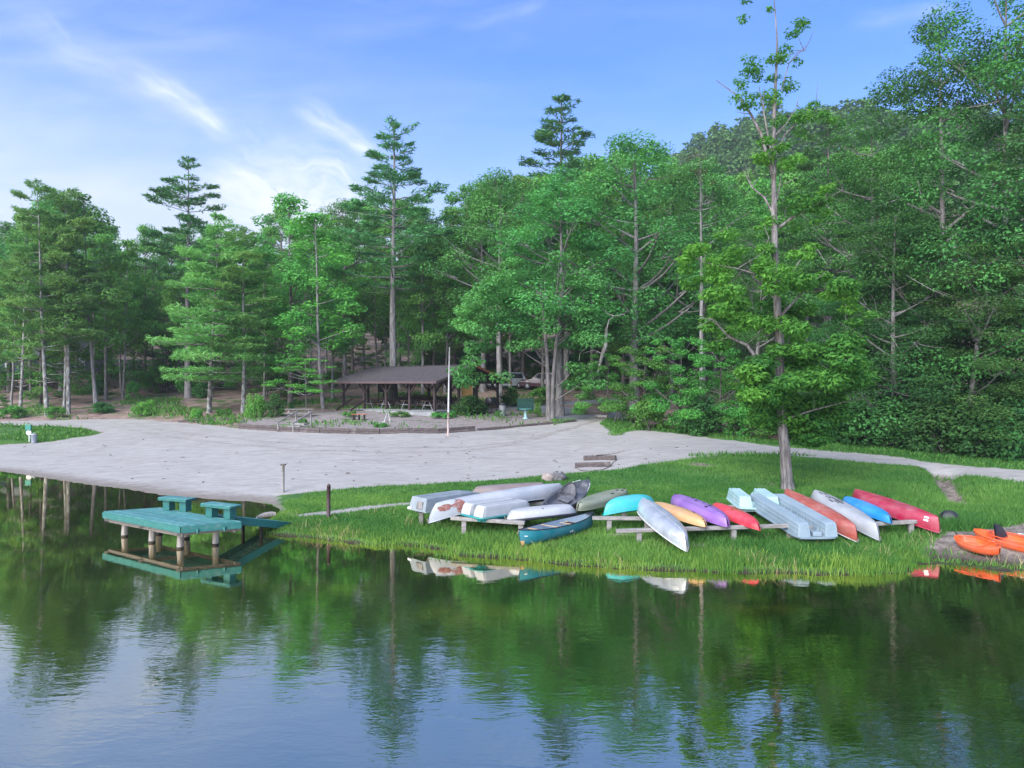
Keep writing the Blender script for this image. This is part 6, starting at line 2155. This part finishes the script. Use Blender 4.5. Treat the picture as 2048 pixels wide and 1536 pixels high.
# logs and poles by the driveway
for (x0, x1, py, r, m, lab) in ((1163, 1216, 829, 0.18, M_DARKTIMBER, 'dark timber lying across the end of the driveway'), (1190, 1213, 836, 0.12, M_DEADWOOD, 'short pale log on the gravel')):
    p, q = G(x0, py), G(x1, py)
    o = MB().tube([(0, 0, r), tuple((q - p) / 2 + Vector((0, 0, r))), tuple(q - p + Vector((0, 0, r)))], [r, r * 1.03, r * 0.95], 10).build('log', m, None, True)
    o.location = p
    tag(o, lab, 'log')
b = G(1242, 844)
e = thing('leaning_poles', b, 'frame of leaning wooden poles at the mouth of the driveway', 'pole frame')
for a, c in (((-0.5, 0, 0), (0.1, 0.2, 1.75)), ((0.05, -0.1, 0), (0.35, 0.2, 1.8)), ((0.75, 0.0, 0), (0.15, 0.25, 1.9)), ((-0.2, 0.5, 0), (0.2, 0.2, 1.6))):
    MB().tube([a, c], [0.06, 0.045], 7).build('pole', M_BARK, e, True)
b = G(1157, 828)
e = thing('stick_pile', GY(1157, b[1] + 1.0), 'upright pile of pale sticks beside the driveway', 'stick pile')
for k in range(16):
    a = k * 0.393
    MB().tube([(0.48 * math.cos(a), 0.48 * math.sin(a), 0), (0.2 * math.cos(a), 0.2 * math.sin(a), 0.85), (0.05 * math.cos(a), 0.05 * math.sin(a), 1.25)], [0.05, 0.045, 0.035], 6).build('stick', M_DEADWOOD if k % 3 else M_BARK, e, True)

# white folding stand lying in front of the pavilion
b = G(777, 845)
e = thing('white_stand', b, 'thin white folding stand on the terrace before the pavilion', 'stand')
for a, c in (((-0.05, 0, 0.9), (0.12, 0.0, 0.0)), ((-0.05, 0.0, 0.9), (-0.35, 0.1, 0.02)), ((-0.6, -0.15, 0.03), (-0.25, -0.1, 0.05))):
    MB().tube([a, c], 0.022, 6).build('leg', M_TRIMWHITE, e, True)

# dog waste station on the left lawn
b = G(58, 884)
e = thing('waste_station', b, 'green bag dispenser and round white sign on a post on the left lawn', 'sign post')
MB().box((0, 0.03, 0.55), (0.08, 0.05, 1.15)).build('post', M_TRIMWHITE, e)
MB().box((0, -0.06, 1.02), (0.40, 0.14, 0.36)).build('bag_box', plastic('green_box', (0.01, 0.19, 0.14)), e)
MB().box((0, -0.06, 1.21), (0.44, 0.18, 0.03)).build('box_lid', plastic('pale_green_lid', (0.15, 0.36, 0.28)), e)
d = MB().lathe([(0.19, 0), (0.19, 0.02)], 20).build('round_sign', M_TRIMWHITE, e)
d.location, d.rotation_euler = (0, -0.02, 0.66), (R(90), 0, 0)
MB().box((0, -0.044, 0.66), (0.13, 0.004, 0.09), None, 0.001).build('sign_print', mat('pale_grey_print', (0.45, 0.46, 0.52), None, 5, 0.6), e)
b = G(68, 886)
e = thing('metal_bin', b, 'small galvanised bin beside the waste station', 'bin')
MB().lathe([(0.17, 0.0), (0.175, 0.03), (0.205, 0.56), (0.215, 0.57)], 16).build('bin_body', mat('galvanised_steel', (0.42, 0.46, 0.54), (0.36, 0.40, 0.47), 4, 0.4, metal=0.5), e, True)
MB().lathe([(0.225, 0.56), (0.225, 0.60), (0.1, 0.66), (0.01, 0.665)], 16).build('lid', M_GALV, e, True)
MB().tube([(-0.06, 0, 0.66), (-0.04, 0, 0.71), (0.04, 0, 0.71), (0.06, 0, 0.66)], 0.012, 5).build('lid_handle', M_GALV, e, True)


# ------------------------------------------------------------------ parked cars up the drive
def car(loc, rz, label, paint, suv):
    e = thing('parked_car', loc, label, 'car', 'cars parked up the drive', rz)
    W = 1.8
    if suv:
        pr = [(-2.25, 0.45), (-2.3, 0.85), (-2.2, 1.05), (-1.95, 1.68), (-1.6, 1.76), (0.3, 1.74), (1.05, 1.12), (2.1, 1.0), (2.3, 0.8), (2.32, 0.45), (1.95, 0.32), (-1.9, 0.32)]
        win = [(-1.86, 1.12), (-1.72, 1.62), (0.25, 1.62), (0.82, 1.12)]
    else:
        pr = [(-2.2, 0.45), (-2.28, 0.75), (-2.15, 0.98), (-1.4, 1.06), (-0.7, 1.42), (0.4, 1.42), (1.1, 0.98), (2.0, 0.86), (2.25, 0.66), (2.26, 0.42), (1.9, 0.3), (-1.9, 0.3)]
        win = [(-1.2, 1.06), (-0.66, 1.34), (0.36, 1.34), (0.86, 1.02)]
    n = len(pr)
    vs = []
    for y, sc in ((-W / 2, 0.9), (-W / 2 + 0.12, 1.0), (W / 2 - 0.12, 1.0), (W / 2, 0.9)):
        for x, z in pr:
            ins = 0.17 * max(0, z - 1.0) / 0.7 * (1 if y > 0 else -1)
            vs.append((x * (0.985 if sc < 1 else 1), y - ins, 0.3 + (z - 0.3) * (0.985 if sc < 1 else 1)))
    fs = [tuple(range(n)), tuple(reversed(range(3 * n, 4 * n)))]
    for r_ in range(3):
        for k in range(n):
            k2 = (k + 1) % n
            fs.append((r_ * n + k2, r_ * n + k, (r_ + 1) * n + k, (r_ + 1) * n + k2))
    MB().add(vs, fs).build('body', paint, e)
    gl = mat('car_glass', (0.02, 0.026, 0.032), None, 5, 0.08)
    for s_ in (-1, 1):
        MB().prism(win, 0.02, 'XZ', s_ * (W / 2 - 0.085)).build('side_window', gl, e)
    for k, (xw) in enumerate((-1.4, 1.42)):
        for s_ in (-1, 1):
            wh = MB().lathe([(0.10, -0.1), (0.31, -0.1), (0.34, -0.06), (0.34, 0.06), (0.31, 0.1), (0.10, 0.1)], 18).build('wheel', M_DARK, e, True)
            wh.location, wh.rotation_euler = (xw, s_ * (W / 2 - 0.09), 0.34), (R(90), 0, 0)
            MB().lathe([(0.02, -0.112), (0.2, -0.108), (0.2, 0.108), (0.02, 0.112)], 14).build('rim', M_GALV, wh, True)
    for s_ in (-1, 1):
        MB().box((pr[1][0] + 0.03, s_ * 0.72, 0.98 if suv else 0.82), (0.08, 0.22, 0.30 if suv else 0.14), None, 0.02).build('tail_light', plastic('red_lens', (0.55, 0.02, 0.01), None, 0.2), e)
        MB().box((2.2, s_ * 0.66, 0.72), (0.1, 0.3, 0.13), None, 0.02).build('headlight', M_GALV, e)
    return e


def car_at(px, py, Y, rz, label, paint, suv):
    p = GY(px, Y)
    car(p, rz, label, paint, suv)
    return p


car_at(1008, 770, 76, R(-155), 'silver estate car with red tail lights parked behind the pavilion', mat('silver_car_paint', (0.50, 0.54, 0.58), None, 4, 0.25, metal=0.4, coat=0.5), True)
car_at(1084, 770, 75, R(170), 'dark maroon car parked right of the silver one', mat('maroon_car_paint', (0.055, 0.014, 0.02), None, 4, 0.22, coat=0.6), True)


# ------------------------------------------------------------------ houses glimpsed through the trees on the left
def house(px, Y, rz, W, D, Hh, rise, wall, roof, label):
    b = GY(px, Y)
    e = thing('house', b, label, 'house', None, rz)
    MB().box((0, 0, Hh / 2 - 0.3), (W, D, Hh + 0.6)).build('wall', wall, e)
    vs = [(-W / 2 - .3, -D / 2 - .4, Hh), (W / 2 + .3, -D / 2 - .4, Hh), (W / 2 + .3, 0, Hh + rise), (-W / 2 - .3, 0, Hh + rise), (-W / 2 - .3, D / 2 + .4, Hh), (W / 2 + .3, D / 2 + .4, Hh)]
    MB().add(vs, [(0, 1, 2, 3), (3, 2, 5, 4), (0, 3, 4), (1, 5, 2), (0, 4, 5, 1)]).build('roof', roof, e)
    for k in (-0.3, 0.25):
        f = MB().box((k * W, -D / 2 - 0.02, Hh * 0.55), (1.0, 0.06, 1.1)).build('window', M_TRIMWHITE, e)
        MB().box((k * W, -D / 2 - 0.05, Hh * 0.55), (0.85, 0.02, 0.95)).build('pane', M_HOLE, f)
    MB().box((0, -D / 2 - 0.03, 1.0), (0.95, 0.06, 2.0)).build('door', M_TRIMWHITE, e)


house(36, 96, R(12), 7.5, 5, 2.6, 1.5, mat('dark_blue_siding', (0.03, 0.05, 0.10), None, 3, 0.7), mat('pale_grey_roof', (0.36, 0.38, 0.42), None, 3, 0.8), 'dark blue cabin with a pale grey roof half hidden by the pines at the left')
house(158, 104, R(-8), 6, 5, 3.0, 1.6, mat('pale_siding', (0.42, 0.46, 0.50), None, 3, 0.7), mat('grey_roof', (0.20, 0.21, 0.23), None, 3, 0.8), 'pale grey house glimpsed behind the twin pine trunks')


# ------------------------------------------------------------------ brush piles, dead wood, shrubs
def brush(px, py, Yp, Lx, Hh, n, label, m, seed):
    b = GY(px, Yp)
    g = np.random.default_rng(seed)
    mb = MB()
    for k in range(n):
        a = g.uniform(-1, 1)
        c = np.array([a * Lx / 2, g.normal() * 0.7, abs(g.normal()) * Hh * 0.4 * (1 - a * a) + 0.05])
        d = nrm(g.normal(size=(1, 3)) * np.array([1, 0.8, 0.35]))[0] * g.uniform(0.5, 1.5)
        mb.tube([c - d, c + d * 0.2 + g.normal(size=3) * 0.12, c + d], [0.035, 0.028, 0.01], 4, False)
    o = mb.build('brush_pile', m, None)
    o.location = b
    tag(o, label, 'brush pile', None, 'stuff')


brush(80, 745, 84, 9, 1.6, 240, 'dark heap of cut branches behind the left pines', M_BARK_DARK, 1)
brush(262, 750, 84, 12, 1.5, 260, 'long dark heap of cut branches up the brown slope', M_BARK_DARK, 2)
brush(352, 762, 82, 6, 0.7, 120, 'heap of pale sawn wood at the top of the brown slope', M_DEADWOOD, 3)


def dead_branch():
    Y = 54.0
    P = lambda a, c, d=0: AT(a, c, Y + d)
    o = P(1208, 655)
    e = thing('dead_branch', o, 'bleached dead branch hanging broken below the big oak', 'branch')
    mb = MB()
    mb.tube([P(a, c) - o for a, c in ((1213, 656), (1211, 690), (1203, 715), (1195, 748))], [0.11, 0.16, 0.13, 0.06], 8)
    mb.build('limb', M_DEADWOOD, e, True)
    for pts, r in (([(1197, 740), (1185, 760), (1168, 780), (1165, 790)], 0.045), ([(1196, 745), (1200, 760), (1197, 770)], 0.03), ([(1205, 708), (1188, 700), (1165, 707)], 0.04),
                   ([(1200, 722), (1180, 728), (1172, 735)], 0.03), ([(1188, 702), (1180, 690), (1160, 706), (1158, 722)], 0.025), ([(1213, 660), (1218, 640), (1228, 632), (1250, 628)], 0.05), ([(1228, 632), (1215, 627), (1200, 612)], 0.04)):
        n = len(pts)
        MB().tube([P(a, c, 0.1 * i) - o for i, (a, c) in enumerate(pts)], [r * (1 - 0.7 * i / (n - 1)) for i in range(n)], 6).build('twig', M_DEADWOOD, e, True)


dead_branch()


def snag():
    Y = 55.0
    b = GY(1402, Y)
    e = thing('dead_snag', b, 'thin dead pine trunk with a tuft of brown twigs at its top', 'tree')
    h = CAM_H - (300 - 768) / FPX * Y - b.z
    tm = MB()
    tm.tube([(0, 0, -0.2), (0.05, 0, h * 0.5), (-0.06, 0, h)], [0.17, 0.13, 0.02], 8)
    g = np.random.default_rng(4)
    for k in range(26):
        z = h * g.uniform(0.55, 1.0)
        a = g.uniform(0, 6.28)
        l_ = g.uniform(0.4, 1.5) * (1.15 - z / h) * 2.2 + 0.3
        tm.tube(curve_pts((0, 0, z), (l_ * math.cos(a), l_ * math.sin(a), z + l_ * 0.25), 0.05, 3), [0.03, 0.018, 0.005], 4, False)
    tm.build('trunk', M_BARK, e, True)
    cw = Crown(g)
    for k in range(10):
        cw.clump((g.normal() * 0.55, g.normal() * 0.5, h * g.uniform(0.84, 0.98)), 0.35, 26, 0.08, 0.8, 0.3, 0.2, 0.3)
    tag(link('crown', cw.mesh('crown', leaf_mat('browning_needles', (0.06, 0.05, 0.028), (0.09, 0.10, 0.04), 0.2)), e), kind='stuff')


snag()

for px, base, hh, wd, k, lab, cat in (
        (510, 836, 1.9, 1.05, 1, 'round bright green shrub at the left end of the terrace', 'shrub'), (553, 834, 2.0, 0.75, 2, 'darker upright shrub right of the round bright one', 'shrub'),
        (283, 832, 1.2, 0.9, 1, 'bright shrub low on the brown slope', 'shrub'), (300, 822, 1.0, 0.7, 1, 'second bright shrub just up the brown slope', 'shrub'), (393, 837, 0.8, 0.55, 1, 'small bright shrub beside the leaning pine trunk', 'shrub'),
        (205, 826, 1.0, 1.1, 2, 'dark shrub below the leaning tree', 'shrub'), (110, 836, 1.0, 1.1, 0, 'shrub at the foot of the twin pines', 'shrub'), (20, 836, 1.1, 1.4, 0, 'shrubs at the left edge below the thin pine', 'shrub'),
        (195, 790, 1.9, 1.2, 2, 'dark bush halfway up the slope behind the short trunk', 'shrub'), (935, 829, 1.6, 1.25, 2, 'dark rounded bush before the gable end of the pavilion', 'shrub'), (958, 827, 1.2, 0.8, 2, 'smaller bush joined to the rounded bush by the pavilion', 'shrub'),
        (1076, 834, 1.1, 0.35, 1, 'thin tuft of tall grass by the twin trunks', 'grass tuft'), (700, 834, 0.55, 0.7, 3, 'low plant by the pavilion steps', 'plant'), (800, 834, 0.5, 0.9, 3, 'low plants against the pavilion slab', 'plant'),
        (890, 836, 0.55, 1.3, 3, 'green clump of lilies before the pavilion slab', 'plant'), (758, 854, 0.35, 0.6, 3, 'bright weed clump in the terrace before the pavilion', 'plant'), (605, 848, 0.5, 0.4, 3, 'small plant beside the beach steps', 'plant'),
        (1000, 832, 0.5, 0.5, 3, 'low plant beside the grey bin', 'plant'), (450, 832, 0.7, 0.8, 3, 'low plant between two pine trunks on the slope', 'plant'), (1020, 812, 1.8, 0.9, 2, 'bush behind the grey bin', 'shrub'), (1084, 808, 1.7, 1.5, 0, 'loose shrub in front of the maroon car', 'shrub')):
    plant(K_BUSH[k], G(px, base), hh, wd, lab, cat, None, None, 'shrub' if cat == 'shrub' else 'low_plant')
plant(K_LAYER, G(612, 826), 4.6, 3.3, 'small tree with flat layers of bright leaves left of the pavilion', 'tree')

# twin trunk young oak in front of the driveway whose leaves hang over the pavilion
def twin_oak():
    b = G(1098, 840)
    Y0 = b[1]
    k = Y0 / FPX

    def L(px, py, dy=0.0):
        return np.array([(px - 1098) * k, dy, (840 - py) * k])
    e = thing('twin_trunk_oak', b, 'oak with two grey trunks from one foot whose leaves hang over the pavilion gable', 'tree')
    tm = MB()
    tm.tube([L(1098, 846), L(1097, 800), L(1096, 760), L(1093, 700), L(1088, 640), L(1080, 560)], [0.25, 0.185, 0.165, 0.145, 0.12, 0.05], 10)
    tm.tube([L(1104, 846), L(1105, 800), L(1106, 760), L(1111, 700), L(1118, 640), L(1130, 540)], [0.23, 0.17, 0.15, 0.13, 0.11, 0.05], 10)
    g = np.random.default_rng(61)
    cw = Crown(g)
    cl = []
    for q in range(105):
        px = g.uniform(925, 1195)
        c0 = 655 + 0.00035 * (px - 1060) ** 2 * 8
        py = g.uniform(520, 760) if px < 1075 else g.uniform(520, 690)
        if px < 1000:
            py = max(py, 560 + (1000 - px) * 0.9)
        cl.append((px, py))
    cl = [q for q in cl if not (1012 < q[0] < 1096 and q[1] > 705) and not (950 < q[0] < 1000 and q[1] > 715)]
    cl += [(930, 735), (945, 755), (912, 742), (925, 765), (1150, 735), (1170, 760), (1195, 770), (1140, 770), (1185, 740)]
    for px, py in cl:
        d = g.uniform(-2.6, 2.6)
        c = L(px, py, d)
        cw.clump(c, 0.95 * g.uniform(0.7, 1.2), 190, 0.13, 0.5, 0.7, np.clip(g.normal(0.5, 0.2), 0, 1), 0.35)
        if g.uniform() < 0.45 and abs(px - 1098) < 75:
            s = L(1093 if px < 1098 else 1111, max(py + 40, 600), 0)
            tm.tube(curve_pts(s, c, 0.08, 5, g), [0.07, 0.055, 0.04, 0.025, 0.008], 5, False)
    tm.build('trunk', mat('brown_grey_bark', (0.18, 0.165, 0.155), (0.085, 0.075, 0.07), 3.0, 0.9, 0.9, 9, stretch=(4, 4, 0.5)), e, True)
    tag(link('crown', cw.mesh('crown', L_OAK), e), kind='stuff')


twin_oak()

# power line crossing in front of the pines
a, c = AT(600, 405, 66), AT(1010, 460, 66)
o = MB().tube([tuple((c - a) * t + Vector((0, 0, -1.2 * 4 * t * (1 - t) * 0.25))) for t in np.linspace(0, 1, 13)], 0.009, 5).build('power_line', M_GALV, None, True)
o.location = a
tag(o, 'thin overhead power line slung between the trees behind the pavilion', 'power line')

# scraps on the sand
sg_ = np.random.default_rng(15)
mb = MB()
for k in range(90):
    px, py = sg_.uniform(30, 1480), sg_.uniform(858, 965)
    p = G(px, py)
    if sdf(np.array([p.x]), np.array([p.y]), P_SAND)[0] < 0.3:
        continue
    d = Vector((sg_.normal(), sg_.normal() * 0.6, 0)).normalized() * sg_.uniform(0.03, 0.16)
    mb.tube([p - d + Vector((0, 0, 0.01)), p + Vector((0, 0, 0.03)), p + d + Vector((0, 0, 0.01))], [0.012, 0.02, 0.008], 4)
tag(mb.build('twig_debris', M_BARK_DARK), kind='stuff')


# ------------------------------------------------------------------ the hazy evening air
def build_haze():
    m = bpy.data.materials.new('haze_air')
    m.use_nodes = True
    m.node_tree.nodes.clear()
    t = NT(m.node_tree)
    out = t.n('ShaderNodeOutputMaterial')
    pv = t.n('ShaderNodeVolumePrincipled')
    pv.inputs['Color'].default_value = (0.88, 0.93, 1.0, 1)
    pv.inputs['Density'].default_value = 0.0004
    pv.inputs['Anisotropy'].default_value = 0.2
    m.node_tree.links.new(pv.outputs[0], out.inputs['Volume'])
    x0, x1, y0, y1, z0, z1 = -425, 425, -165, 705, -3.0, 175
    mb = MB().add([(x, y, z) for x in (x0, x1) for y in (y0, y1) for z in (z0, z1)], [(0, 1, 3, 2), (4, 6, 7, 5), (0, 4, 5, 1), (2, 3, 7, 6), (0, 2, 6, 4), (1, 5, 7, 3)])
    tag(mb.build('haze', m), kind='stuff')


build_haze()
